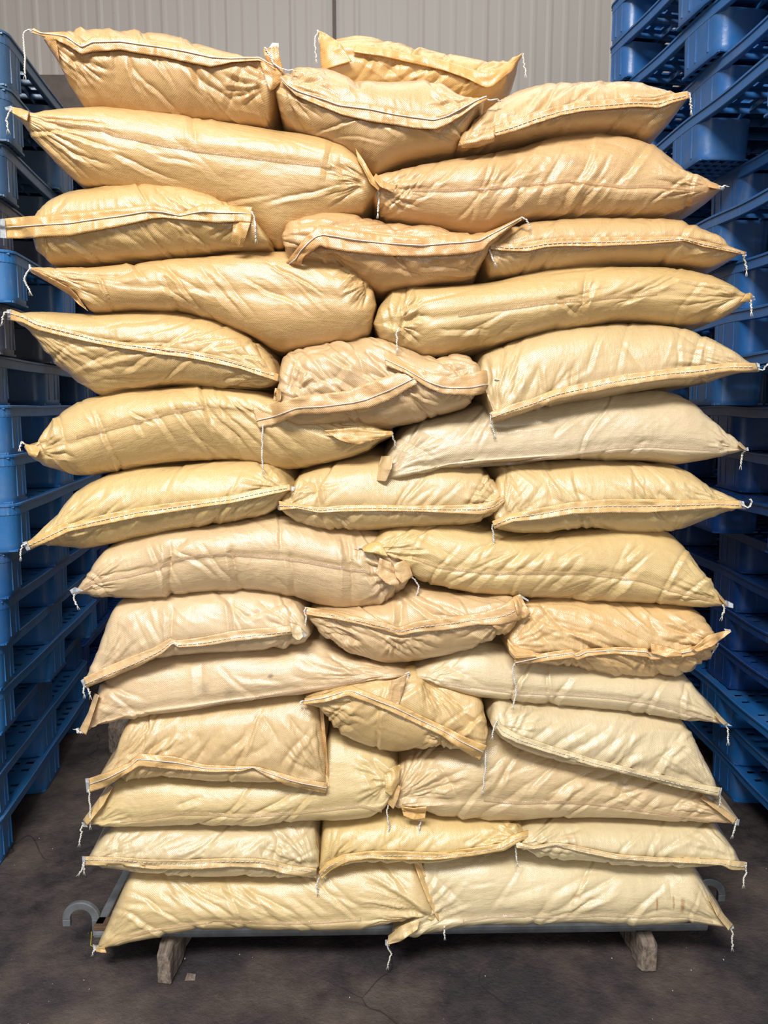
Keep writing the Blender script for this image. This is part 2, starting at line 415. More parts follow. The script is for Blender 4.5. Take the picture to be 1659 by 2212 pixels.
    d = np.zeros_like(U)
    d += .0060 * lump * vn(U * 9 + ox, Vv * 12 + oy) * np.clip(h / hm, 0, 1)[:, None]
    A_ = math.radians(ang); ca, sa = math.cos(A_), math.sin(A_)
    w1 = vn(U * 7 + oy, Vv * 7 + ox) * .05
    al = (U * ca + Vv * sa); ac = (-U * sa + Vv * ca) + w1
    rid = 1 - np.abs(vn(al * 4 + ox, ac * 30 + oy)); env = np.clip(vn(U * 5 + ox + 9, Vv * 8 + oy) + .25, 0, 1)
    d += amt / 14 * .0054 * (rid ** 1.4 - .5) * (env + .35 * endf)
    rid2 = 1 - np.abs(vn(U * 38 + 3 * vn(U * 12, Vv * 12) + ox, Vv * 42 + oy))
    d += .0015 * (rid2 ** 1.2 - .5) * (.35 + .9 * endf + .5 * env) * (.6 + .4 * amt / 14)
    fn = 1 - np.abs(vn(al * 5 + oy, ac * 95 + ox)); d += .0018 * amt / 12 * (fn - .5) * (env + .5 * endf)
    # pleats along the front seam
    pl = 1 - np.abs(vn(U * 42 + ox + 1.2 * vn(U * 15, Vv * 9), Vv * 6 + oy))
    if hems: d += .0035 * (pl ** 2 - .4) * np.exp(-np.abs(Vv) / .035) * np.clip(h / hm, 0, 1)[:, None]
    # folds: (x1, y1, x2, y2, depth in mm, half width in photo px)
    cl = list(creases)
    x_l, y_l, x_r, y_r = xL, mid[0], xR, mid[-1]
    for (fx, fy, a0, a1, n, ln, am) in list(fans):
        for q in range(n):
            t = math.radians(a0 + (a1 - a0) * (q + .5 * rs.rand() + .25) / n); l_ = ln * (.6 + .5 * rs.rand())
            cl.append((fx + 14 * math.cos(t), fy - 14 * math.sin(t), fx + l_ * math.cos(t), fy - l_ * math.sin(t), am * 1.3, 3 + 3 * rs.rand()))
    for q in range(int(amt * W / 520)):
        cx = xL + W * (.05 + .9 * rs.rand()); i = np.searchsorted(xs, cx) - 1
        cy = mid[i] + h[i] * (rs.rand() * 1.5 - .75); t = math.radians(ang + rs.randn() * 16); l_ = 30 + 80 * rs.rand()
        cl.append((cx - l_ * math.cos(t), cy + l_ * math.sin(t), cx + l_ * math.cos(t), cy - l_ * math.sin(t), cr * (.6 + 1.1 * rs.rand()), 2.4 + 3.2 * rs.rand()))
    wob = 7 * vn(PX / 70 + ox, PY / 70 + oy) + 1.5 * vn(PX / 12 + oy, PY / 12 + ox)
    front = np.zeros(NV); front[:nf] = 1; front = front[None, :]
    dc = np.zeros_like(d)
    for (x1, y1, x2, y2, am, wd) in cl:
        L = math.hypot(x2 - x1, y2 - y1) + 1e-6; ux, uy = (x2 - x1) / L, (y2 - y1) / L
        t = ((PX - x1) * ux + (PY - y1) * uy) / L; n_ = (PX - x1) * -uy + (PY - y1) * ux + wob
        m = np.clip(t * 6, 0, 1) * np.clip((1 - t) * 3, 0, 1)
        dc += am * .0016 * m * (-np.exp(-np.abs(n_) / wd) + .6 * np.exp(-np.abs(n_ - 2.4 * wd) / (1.2 * wd)))
    d += np.clip(dc, -.012, .010) * front
    d *= np.clip(f[:, None] * 1.2, 0, 1) * (front + (1 - front) * .35) * np.clip(h / hm * 2.5, .15, 1)[:, None]
    P = P + Nn * d[..., None]
    GX, GY, GZ = P[..., 0], P[..., 1], P[..., 2]
    # assemble
    idx = np.arange(N * NV).reshape(N, NV); a_, b_ = idx[:-1], idx[1:]
    q = np.stack([a_, np.roll(a_, -1, 1), np.roll(b_, -1, 1), b_], -1).reshape(-1, 4)
    # the grid winds front-bottom to front-top; orient outward
    v0 = P.reshape(-1, 3)[q[len(q) // 2]]; 
    faces = q[:, ::-1].tolist(); faces.append(idx[0].tolist()); faces.append(idx[-1][::-1].tolist())
    zb = float(GZ.min()); loc = (float((GX.min() + GX.max()) / 2), float(y + depth / 2), zb)
    bf = .08 + .16 * float(np.clip(mid.mean() / 1500, 0, 1))  # lower sacks get a lighter tone: brighter light put into the colour
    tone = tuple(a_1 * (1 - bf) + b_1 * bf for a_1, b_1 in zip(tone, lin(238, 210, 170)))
    lw = float(np.clip((mid.mean() - 650) / 500, 0, 1)); tone = (tone[0] * (.86 + .055 * lw), tone[1] * (.808 + .10 * lw), tone[2] * (.80 + .15 * lw))  # same brightening down the pile, painted into each sack's tone
    root = thing('woven_sack', label, 'sack', loc, 0, group)
    uv = np.stack([U, Vv], -1).reshape(-1, 2)
    if side is False: uv = uv[:, ::-1].copy()
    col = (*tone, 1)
    bm_ = M['woven']
    if stains:
        sl = []
        for (sx, sy, rx, ry, st, sc_) in stains:
            i = int(np.clip(np.searchsorted(xs, sx), 0, N - 1)); j = int(np.argmin(np.abs(PY[i, :nf] - sy)))
            a_u, a_v = (U[i, j], Vv[i, j]) if side else (Vv[i, j], U[i, j])
            r_u, r_v = (rx, ry) if side else (ry, rx)
            sl.append((float(a_u), float(a_v), r_u / 850, r_v / 850, st, sc_))
        bm_ = woven_material('woven_plastic_cloth_soiled', stains=sl)
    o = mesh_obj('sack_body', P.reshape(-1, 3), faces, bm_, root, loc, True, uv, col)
    FPX, FPY = proj(GX[:, :nf], GY[:, :nf], GZ[:, :nf]); FYw = GY[:, :nf]; fxm = FPX[:, nf // 2]
    def surf(px, py):
        px = np.asarray(px, float); py = np.asarray(py, float)
        i = np.clip(np.searchsorted(np.maximum.accumulate(fxm), px), 0, N - 1)
        j = np.argmin(np.abs(FPY[i] - py[..., None]), axis=-1)
        return np.minimum(FYw[i, j], y + .055)
    def sheet(A, Bq, off0, off1, nv=9, jag=.004, th=.0022, ruf=1.0):
        n = int(max(30, np.hypot(A[-1][0] - A[0][0], A[-1][1] - A[0][1]) / 2.6))
        ax, ay = dense(A, n); bx, by = dense(Bq, n)
        ay = smooth1(ay, 2); by = smooth1(by, 2)
        v = np.linspace(0, 1, nv)[None, :]
        px = ax[:, None] * (1 - v) + bx[:, None] * v; py = ay[:, None] * (1 - v) + by[:, None] * v
        ys = surf(px, py)
        yp = np.pad(ys, ((4, 4), (1, 1)), mode='edge')
        ys = np.min([yp[a_:a_ + n, b_:b_ + nv] for a_ in range(9) for b_ in range(3)], axis=0)
        k_ = 9; ker = np.hanning(k_ + 2)[1:-1]; ker /= ker.sum()
        for j in range(nv):
            ys[:, j] = np.convolve(np.r_[[ys[0, j]] * (k_ // 2), ys[:, j], [ys[-1, j]] * (k_ // 2)], ker, 'valid')
        sA, sB = rs.rand(2) * 50
        ruffle = (1 - np.abs(vn(px / 16 + sA, py / 30 + sB))) ** 2 - .4
        yy = ys - off0 * (1 - v) - off1 * v - ruf * .0035 * ruffle * (.35 + .65 * np.abs(v * 2 - 1)) - jag * v * np.abs(vn(px / 45 + sB, py * 0 + sA))
        X, Y_, Z = unproj(px, py, yy)
        Q = np.stack([X, Y_, Z], -1); id_ = np.arange(n * nv).reshape(n, nv)
        F0 = np.stack([id_[:-1, :-1], id_[1:, :-1], id_[1:, 1:], id_[:-1, 1:]], -1).reshape(-1, 4)
        # real thickness: a second skin behind, joined round the rim
        Q2 = Q + np.array([0, th, 0]); n0 = n * nv
        rim = list(id_[:, 0]) + list(id_[-1, 1:]) + list(id_[-2::-1, -1]) + list(id_[0, -2:0:-1])
        FF = F0.tolist() + (F0[:, ::-1] + n0).tolist() + [[int(rim[(i + 1) % len(rim)]), int(rim[i]), int(rim[i]) + n0, int(rim[(i + 1) % len(rim)]) + n0] for i in range(len(rim))]
        uvq = np.stack([X, Z], -1).reshape(-1, 2); uvq = np.vstack([uvq, uvq])
        return Q, np.vstack([Q.reshape(-1, 3), Q2.reshape(-1, 3)]), FF, uvq
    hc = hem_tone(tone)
    for hi, hm_ in enumerate(hems):
        A, Bq = hm_[0], hm_[1]; sf = hm_[2] if len(hm_) > 2 else .5; hco = hm_[3] if len(hm_) > 3 else hc
        Q, V_, FF, uvq = sheet(A, Bq, .0035, .0085)
        mesh_obj('hem_band', V_, FF, M['hem'], root, loc, True, uvq, hco)
        if sf is not None:
            j = sf * (Q.shape[1] - 1); j0 = int(j); fr = j - j0; j1 = min(j0 + 1, Q.shape[1] - 1)
            L_ = Q[:, j0] * (1 - fr) + Q[:, j1] * fr; L_ = L_ - np.array([0, .002, 0])
            mb = MB(); n = len(L_); seg = 3
            if dash:
                for k0 in range(0, n - seg - 1, seg + 1):
                    mb.tube(L_[k0:k0 + seg + 1], .00095, 5)
            else: mb.tube(L_, .0012, 6)
            mb.build('stitching', M['thread'], root, loc, smooth=True)
    for sh in sheets:
        A, Bq = sh[0], sh[1]; co = sh[2] if len(sh) > 2 and sh[2] else hc; off = sh[3] if len(sh) > 3 else .008; nm = sh[4] if len(sh) > 4 else 'sack_flap'
        Q, V_, FF, uvq = sheet(A, Bq, off, off + .006, nv=13, ruf=1.8)
        mesh_obj(nm, V_, FF, M['hem'] if co == hc else M['woven'], root, loc, True, uvq, co)
    for st in strips:
        A = [(p[0], p[1] - 3.5) for p in st]; Bq = [(p[0], p[1] + 3.5) for p in st]
        Q, V_, FF, uvq = sheet(A, Bq, .0004, .0004, nv=4, jag=.001, th=.0006, ruf=.2)
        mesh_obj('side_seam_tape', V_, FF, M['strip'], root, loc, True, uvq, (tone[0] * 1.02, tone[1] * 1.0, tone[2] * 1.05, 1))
    for lq in liners:
        Q, V_, FF, uvq = sheet(lq[0], lq[1], .006, .009, nv=7, th=.0008, ruf=1.5)
        tag(mesh_obj('liner_tip', V_, FF, M['liner'], root, loc, True, uvq), 'clear plastic liner tip')
    for tl in tails:
        px, py = dense(tl, 26); px = smooth1(px, 2); py = smooth1(py, 2)
        y0 = float(surf(px[:1], py[:1])[0]) - .014
        yy = np.minimum(surf(px, py) - .010, y0) if hang is None else y0 + 0 * px
        yy = smooth1(yy, 3)
        X, Y_, Z = unproj(px, py, yy); Pq = np.stack([X, Y_, Z], -1); t = np.linspace(0, 1, 26)
        PP = np.stack([np.interp(np.linspace(0, 1, 60), t, Pq[:, k]) for k in range(3)], -1)
        mb = MB(); ln = np.linalg.norm(np.diff(PP, axis=0), axis=1).sum(); th_ = np.linspace(0, ln / .011 * 2 * math.pi, 60)
        wv = .0016 * np.stack([vn(np.linspace(0, 9, 60) + tl[0][0], np.zeros(60)), vn(np.linspace(0, 9, 60) + tl[0][1], np.ones(60)), np.zeros(60)], -1)
        for ph_ in (0, math.pi):
            off = .0012 * np.stack([np.cos(th_ + ph_), np.sin(th_ + ph_), 0.5 * np.sin(th_ + ph_)], -1)
            mb.tube(PP + off + wv, .0013, 5)
        for q in range(3):
            e = PP[-1] + wv[-1]; g = np.array([(q - 1) * .005 + rs.randn() * .001, rs.randn() * .002, -.008 - .003 * rs.rand()])
            dirv = PP[-1] - PP[-6]; dirv /= np.linalg.norm(dirv) + 1e-9
            mb.tube([e, e + g * .4 + dirv * .003, e + g * .6 + dirv * .008], .0006, 4)
        mb.build('thread_tail', M['thread'], root, loc, smooth=True)
    return root

# ------------------------------------------------------------------ the 36 sacks, from the top of the pile down
G_SHORT = 'sacks laid end-on, sewn mouth to the front'
G_LONG = 'sacks laid lengthwise along the front of the pile'
DE = .78; DS = .50
# top layer
sack('plastic sack on top of the pile at left, sewn mouth draped over its front', G_SHORT, lin(211,172,112),
     [(95,84),(125,78),(143,72),(150,54),(165,47),(200,46),(260,49),(330,60),(400,70),(440,82),(480,98),(520,115),(560,125),(590,150),(612,172)],
     [(95,90),(120,125),(132,160),(150,195),(172,222),(300,242),(450,256),(560,263),(583,262),(587,215),(600,190),(612,176)],
     [(95,86),(150,100),(260,104),(400,125),(480,135),(560,128),(612,174)], y=1.80, depth=DE, rl=14, rr=12,
     hems=[([(72,60),(90,70),(145,68),(165,84),(180,92),(200,78),(260,78),(330,86),(400,96),(450,108),(500,122),(560,122),(612,150)],
            [(66,70),(115,84),(150,100),(175,117),(200,111),(260,107),(300,115),(350,122),(400,133),(455,144),(485,138),(500,134),(560,130),(612,160)], .42)],
     sheets=[([(88,74),(100,90),(122,125)], [(120,84),(124,104),(128,132)]),
             ([(568,106),(572,125),(600,160)], [(600,98),(604,120),(614,158)]),
             ([(560,128),(590,150),(612,158)], [(582,196),(592,192),(606,178)])],
     tails=[[(66,64),(52,66),(49,85),(53,110),(55,135),(53,160)], [(573,103),(585,120),(592,140),(605,148),(622,153),(632,150)]],
     liners=[([(60,62),(66,62)],[(66,70),(72,71)]), ([(588,92),(602,93)],[(580,104),(602,104)])], dash=False,
     creases=[(175,116,250,108,3,8),(280,120,330,230,2.5,6),(380,125,520,240,3.5,7),(410,130,470,245,2.5,6),(520,140,480,250,3,6),(180,55,230,80,4,9),(230,52,300,75,3,7)],
     fans=[(150,110,-80,-20,7,110,3),(585,190,120,220,6,110,3)], ang=-58, amt=17, seed=3)
sack('sack lying on the top middle of the pile, mouth curving down across its front', G_SHORT, lin(208,172,116),
     [(592,190),(600,165),(620,150),(635,136),(660,130),(700,132),(730,142),(760,155),(800,156),(850,158),(900,160),(950,162),(975,175),(1000,192),(1020,203),(1048,211)],
     [(592,192),(595,215),(605,250),(640,275),(700,305),(750,330),(790,355),(812,368),(850,345),(880,335),(940,328),(985,318),(1005,285),(1030,240),(1048,215)],
     [(592,191),(640,205),(740,240),(850,262),(950,262),(1000,240),(1048,213)], y=1.79, depth=DE, rl=16, rr=8,
     hems=[([(606,163),(620,180),(650,194),(700,207),(730,218),(800,223),(850,236),(900,243),(935,250),(965,243),(1000,226),(1030,213),(1050,206)],
            [(608,175),(640,207),(680,224),(740,248),(800,262),(850,269),(900,277),(940,279),(965,270),(1000,248),(1030,226),(1053,214)], .35)],
     tails=[[(1044,210),(1058,217),(1074,214)]], dash=False,
     creases=[(770,165,810,160,5,10),(760,160,775,200,5,9),(640,215,700,260,3,6),(1020,220,930,310,3,6),(700,150,720,200,3,7)],
     fans=[(608,180,-70,20,7,120,3.2),(1045,213,150,235,8,130,3)], ang=-30, amt=15, seed=5)
sack('sack standing behind the top middle of the pile, both mouth corners sticking up', G_SHORT, lin(218,180,110),
     [(694,92),(705,82),(730,75),(770,70),(830,78),(880,90),(930,103),(1000,112),(1040,120),(1090,120),(1122,119)],
     [(694,150),(700,200),(810,214),(1000,218),(1060,210),(1095,182),(1122,124)],
     [(694,120),(800,118),(950,145),(1050,180),(1122,121)], y=2.12, depth=.5, rl=10, rr=8,
     hems=[([(768,98),(830,102),(900,119),(960,130),(1010,147),(1050,157),(1080,147),(1105,130),(1128,114)],
            [(762,112),(830,122),(900,138),(960,152),(1010,170),(1050,190),(1065,186),(1090,166),(1110,150),(1127,122)], None)],
     sheets=[([(687,66),(690,100),(694,152)], [(700,70),(735,92),(760,132)])],
     tails=[[(688,66),(681,80),(680,98),(684,126)], [(1130,115),(1131,135),(1136,158)]],
     liners=[([(684,64),(688,64)],[(692,110),(695,110)])],
     creases=[(780,110,880,180,4,8),(850,115,830,170,4,7),(1060,190,1000,140,5,9)], fans=[(1120,122,180,250,6,90,4)], ang=35, amt=20, seed=8)
sack('rounded sack at the right end of the top layer, mouth rising towards blue pallets', G_SHORT, lin(212,176,122),
     [(988,310),(1000,278),(1020,250),(1045,225),(1080,202),(1110,188),(1150,175),(1190,163),(1240,156),(1280,155),(1330,160),(1390,168),(1440,185),(1487,203)],
     [(988,320),(1070,312),(1130,302),(1200,290),(1270,282),(1330,282),(1405,293),(1425,280),(1450,255),(1475,225),(1490,210)],
     [(988,316),(1068,285),(1160,256),(1260,232),(1400,222),(1490,205)], y=1.80, depth=DE, rl=14, rr=6,
     hems=[([(1068,274),(1110,258),(1160,240),(1210,228),(1260,218),(1310,215),(1360,210),(1410,212),(1450,203),(1486,196)],
            [(1070,294),(1110,285),(1160,266),(1210,250),(1260,240),(1310,236),(1350,232),(1380,230),(1425,233),(1450,223),(1490,212)], .62),
           ([(992,305),(1030,297),(1066,276)], [(998,320),(1035,318),(1070,305)], None)],
     tails=[[(1488,203),(1491,218),(1494,236)]], liners=[([(1486,198),(1490,212)],[(1492,200),(1493,210)])],
     creases=[(1068,290,1075,210,3,5),(1090,270,1180,165,2.5,7),(1110,262,1170,180,2,6),(1300,165,1350,210,2,8)],
     fans=[(1480,208,150,205,6,120,2.5),(1000,300,10,70,5,120,2.5)], ang=52, amt=11, seed=9)
# second layer
sack('very long sack at upper left, sloping down right, under the topmost left sack', G_LONG, lin(213,178,116),
     [(20,234),(40,235),(74,239),(90,231),(150,221),(210,217),(300,222),(400,237),(500,250),(590,262),(650,272),(700,282),(740,300),(770,330),(790,365),(800,392),(818,406)],
     [(20,240),(40,256),(60,290),(100,335),(140,370),(165,388),(250,402),(400,425),(480,452),(540,482),(575,512),(590,526),(605,526),(640,492),(730,465),(785,452),(797,430),(818,412)],
     [(20,237),(80,258),(140,268),(220,280),(250,293),(300,302),(360,315),(430,326),(500,335),(600,348),(700,358),(770,372),(818,409)], y=1.79, depth=DS, side=True, rl=4, rr=6,
     strips=[[(120,262),(140,268),(220,280),(250,293),(300,302),(360,315),(430,326),(500,335),(600,348),(715,360)]],
     sheets=[([(768,320),(785,345),(803,376),(822,405)], [(773,345),(786,368),(800,396),(818,412)], None, .012),
             ([(27,231),(45,234),(62,240)], [(25,243),(40,252),(58,262)])],
     tails=[[(22,240),(15,252),(14,262),(17,276)], [(816,406),(819,430),(816,458)]], liners=[([(10,232),(14,241)],[(24,228),(30,236)])],
     creases=[(420,240,430,320,2.5,7),(430,250,460,235,3,6),(350,270,500,400,1.2,9),(720,300,705,420,2.5,6),(735,330,760,440,2.5,6)],
     fans=[(30,242,-60,-5,9,260,2.2),(800,400,140,215,9,110,3)], ang=-8, amt=5, seed=11, lump=.8)
sack('long humped sack at upper right with slanting folds, under the top right rounded sack', G_LONG, lin(211,176,122),
     [(800,400),(805,382),(812,374),(830,365),(860,355),(900,345),(950,335),(1000,325),(1070,315),(1120,305),(1160,290),(1200,279),(1250,271),(1300,269),(1350,277),(1390,290),(1430,310),(1470,343),(1510,370),(1545,393),(1562,403)],
     [(800,415),(806,438),(820,458),(850,470),(900,480),(960,490),(1015,497),(1050,500),(1080,487),(1120,476),(1180,465),(1250,461),(1350,460),(1440,463),(1480,450),(1520,430),(1562,409)],
     [(800,408),(890,412),(970,412),(1050,408),(1120,400),(1180,395),(1240,390),(1300,398),(1350,405),(1400,403),(1450,405),(1500,410),(1562,406)], y=1.80, depth=DS, side=True, rl=16, rr=4,
     strips=[[(890,410),(970,411),(1050,407),(1120,400),(1180,395),(1240,390),(1300,398),(1350,405),(1400,402),(1450,404),(1500,409),(1545,407)]],
     sheets=[([(1533,394),(1545,397),(1558,402)], [(1530,404),(1543,407),(1556,408)]),
             ([(812,374),(830,392),(856,402)], [(806,384),(822,404),(850,416)], None, .012)],
     tails=[[(1552,402),(1560,404),(1566,400)]], liners=[([(1548,402),(1566,405)],[(1546,410),(1562,411)])],
     creases=[(1060,440,1160,330,4,7),(1090,450,1180,370,3,6),(1200,460,1300,300,4.5,7),(1240,455,1330,320,3,6),(1050,410,1130,330,3,7),(1150,450,1220,330,3,7),(1330,400,1400,300,2,8),(1290,300,1420,350,2,9),(840,380,870,470,3,7),(1430,330,1500,400,2,8)],
     fans=[(1545,406,140,205,7,130,2.5),(810,410,-40,40,7,110,3)], ang=52, amt=15, seed=12, stains=[(1232, 345, 30, 18, .4, (.10, .075, .055, 1))])
# third layer
sack('third-layer left end sack whose broad stitched band reaches the left picture edge', G_SHORT, lin(211,178,114),
     [(64,470),(68,455),(80,440),(95,420),(105,412),(130,400),(160,392),(220,388),(300,384),(350,385),(400,395),(450,412),(490,430),(510,443),(545,470),(565,495),(582,522)],
     [(64,500),(68,525),(78,548),(95,570),(150,571),(200,568),(300,558),(400,546),(480,539),(520,536),(560,533),(582,530)],
     [(64,490),(200,475),(300,465),(400,465),(480,465),(545,480),(582,526)], y=1.78, depth=DE, rl=16, rr=10,
     hems=[([(10,472),(60,467),(95,465),(150,461),(200,455),(260,450),(320,442),(350,448),(392,461),(415,449),(440,440),(480,443),(545,447)],
            [(14,515),(60,515),(92,511),(150,509),(190,501),(260,488),(330,472),(350,470),(400,475),(440,478),(470,481),(500,479),(520,479),(541,481)], .45)],
     sheets=[([(505,478),(522,480),(541,481)], [(498,530),(512,534),(524,534)])],
     tails=[[(545,457),(550,475),(551,495),(554,514)]], liners=[([(0,473),(0,514)],[(10,472),(14,515)])], dash=False,
     creases=[(97,470,100,570,4,7),(250,500,330,540,2.5,7),(330,400,392,460,4,9),(280,500,360,545,2,8),(390,500,480,540,3,7),(95,465,105,500,3,5)],
     fans=[(90,500,-80,70,6,100,2.5),(535,470,120,230,7,120,3)], ang=-35, amt=12, seed=14)
sack('third-layer middle crumpled orange-tan sack with a band ending in a hanging lower left corner', G_SHORT, lin(212,170,114),
     [(608,500),(612,485),(625,470),(650,455),(690,445),(730,441),(770,447),(800,455),(850,470),(900,480),(960,490),(1015,498),(1050,500),(1090,486),(1108,478)],
     [(608,520),(615,545),(640,562),(700,568),(760,592),(800,617),(820,631),(870,617),(930,606),(1000,602),(1030,595),(1045,565),(1065,530),(1108,484)],
     [(608,512),(688,515),(760,525),(830,532),(960,532),(1040,525),(1108,481)], y=1.775, depth=DE, rl=16, rr=6,
     hems=[([(617,568),(635,545),(660,512),(688,486),(720,490),(760,498),(830,507),(905,514),(960,508),(1040,506),(1080,490),(1128,467)],
            [(625,582),(648,576),(656,556),(692,530),(705,536),(760,545),(830,552),(905,554),(960,552),(1010,548),(1045,540),(1056,524),(1090,500),(1130,473)], .42)],
     tails=[[(620,578),(618,586),(617,593)], [(1126,469),(1138,475),(1142,486)]], dash=False, liners=[([(614,576),(620,592)],[(622,578),(621,590)])],
     creases=[(688,486,705,540,4,5),(940,510,955,550,4,5),(640,480,700,465,4,8),(700,560,760,590,4,7),(860,560,900,610,3,6),(1040,545,1000,600,4,7)],
     fans=[(690,490,-10,20,6,260,3),(1100,480,190,235,8,150,3),(690,545,-60,-15,5,120,3)], ang=-12, amt=18, seed=16)
sack('third-layer right end sack, flat, thin orange stitched mouth along its whole length', G_SHORT, lin(213,180,124),
     [(1046,550),(1052,530),(1062,512),(1085,490),(1110,478),(1150,467),(1200,462),(1250,460),(1330,460),(1440,463),(1480,470),(1530,495),(1560,515),(1590,536),(1605,543)],
     [(1046,565),(1049,585),(1058,600),(1100,598),(1170,589),(1250,576),(1330,568),(1440,567),(1530,575),(1550,573),(1575,562),(1605,547)],
     [(1046,558),(1090,535),(1210,525),(1400,521),(1480,517),(1560,536),(1605,545)], y=1.80, depth=DE, rl=14, rr=4,
     hems=[([(1058,519),(1100,527),(1150,520),(1210,513),(1300,511),(1400,511),(1470,510),(1530,523),(1590,537),(1611,544)],
            [(1060,538),(1090,542),(1140,543),(1180,534),(1210,532),(1300,532),(1400,527),(1480,520),(1520,533),(1560,540),(1590,546),(1608,550)], .60)],
     tails=[[(1606,547),(1607,560),(1611,570),(1612,584)], [(1058,532),(1058,545),(1063,555),(1068,565)]], liners=[([(1604,545),(1612,544)],[(1603,554),(1613,553)])],
     creases=[(1160,590,1230,535,2.5,5),(1180,590,1250,535,2,5),(1540,480,1590,540,2,6)],
     fans=[(1590,543,160,200,5,130,2.5),(1060,535,-60,50,7,110,2.5)], ang=40, amt=7, seed=18, lump=.8)
# fourth layer
sack('fourth-layer left long sack with flat pointed left corner and gathered right end', G_LONG, lin(213,178,116),
     [(66,577),(90,576),(120,575),(200,570),(300,560),(370,550),(440,545),(530,537),(620,532),(700,538),(750,545),(785,560),(803,585),(810,620),(813,650)],
     [(66,582),(110,606),(150,625),(168,640),(180,668),(200,672),(280,665),(370,668),(430,682),(480,700),(530,725),(575,750),(600,757),(680,747),(760,737),(798,722),(808,700),(813,665)],
     [(66,580),(180,610),(300,620),(500,630),(700,640),(813,657)], y=1.79, depth=DS, side=True, rl=4, rr=22,
     sheets=[([(67,578),(110,600),(150,622),(165,636),(185,665)], [(68,589),(110,613),(152,638),(170,658),(190,672)]),
             ([(780,556),(800,566),(822,566)], [(790,580),(800,600),(812,590)], None, .014)],
     tails=[[(66,578),(56,590),(52,605),(58,615),(63,626)], [(803,592),(806,575),(815,563),(824,570)]], liners=[([(62,570),(66,572)],[(62,585),(68,588)]), ([(806,563),(814,560)],[(812,575),(826,574)])],
     creases=[(430,570,540,700,3,7),(450,560,560,690,2.5,6),(110,585,190,625,4,8),(130,600,180,615,4,6),(230,600,330,580,2.5,7),(330,650,440,680,2,8)],
     fans=[(75,580,-45,-2,8,200,2.5),(815,600,150,250,12,90,4.5),(790,560,200,260,6,90,3)], ang=-42, amt=9, seed=20)
sack('fourth-layer right long sack with blunt crumpled left end and kink in the middle', G_LONG, lin(213,184,122),
     [(806,690),(812,672),(820,655),(840,632),(860,620),(885,612),(920,610),(1000,606),(1060,600),(1120,590),(1200,578),(1270,570),(1360,566),(1450,568),(1500,575),(1540,588),(1580,612),(1610,632),(1624,639)],
     [(806,706),(815,727),(840,747),(880,763),(920,772),(960,771),(1020,758),(1080,745),(1140,726),(1200,711),(1260,701),(1330,693),(1400,692),(1460,697),(1510,698),(1560,690),(1590,672),(1624,644)],
     [(806,700),(920,690),(1000,680),(1100,665),(1180,655),(1260,648),(1350,640),(1450,632),(1540,640),(1624,641)], y=1.79, depth=DS, side=True, rl=20, rr=4,
     strips=[[(990,682),(1060,671),(1130,662),(1200,652),(1280,646),(1350,640),(1420,634)]],
     sheets=[([(1612,634),(1620,632),(1626,636)], [(1600,652),(1612,652),(1624,652)])],
     tails=[[(1620,645),(1623,658),(1624,671)], [(862,708),(856,722),(858,735),(857,750)]], liners=[([(1618,634),(1630,640)],[(1618,650),(1632,648)])],
     creases=[(1250,700,1270,580,5,5),(1235,690,1290,600,4,5),(1200,640,1260,690,3,5),(870,625,860,700,5,7),(900,620,905,690,3,8),(1330,680,1400,610,2,7),(855,690,900,740,5,7),(840,660,850,720,4,6)],
     fans=[(1612,642,165,200,6,170,2.5),(850,690,-50,80,9,90,4.5)], ang=35, amt=9, seed=22)
# fifth layer
sack('fifth-layer left end sack, stitched mouth slanting down to the right', G_SHORT, lin(211,180,118),
     [(28,676),(60,672),(100,672),(190,673),(280,668),(340,665),(400,672),(450,688),(500,708),(550,738),(580,770),(595,795),(602,816)],
     [(28,692),(50,710),(80,750),(110,790),(150,820),(200,850),(220,853),(260,842),(340,834),(430,836),(500,839),(560,840),(585,833),(602,822)],
     [(28,684),(130,718),(200,732),(300,752),(400,763),(480,778),(540,797),(602,819)], y=1.785, depth=DE, rl=4, rr=6,
     hems=[([(24,668),(50,678),(80,694),(150,712),(200,727),(260,738),(340,747),(400,755),(480,770),(540,789),(602,808)],
            [(22,692),(50,697),(78,712),(130,725),(200,741),(260,752),(340,765),(400,772),(470,786),(520,797),(560,811),(600,824)], .38)],
     tails=[[(20,676),(10,674),(4,692)], [(600,815),(607,828),(608,850)]], liners=[([(14,669),(16,690)],[(24,668),(22,692)])],
     creases=[(80,700,90,720,4,4),(140,760,260,735,2.5,5),(160,790,330,760,2.5,6),(180,810,340,790,2,7),(200,830,380,810,2,7),(430,765,560,830,2,7)],
     fans=[(40,690,-62,-25,9,230,2.6),(590,820,110,200,7,130,2.4)], ang=22, amt=13, seed=24)
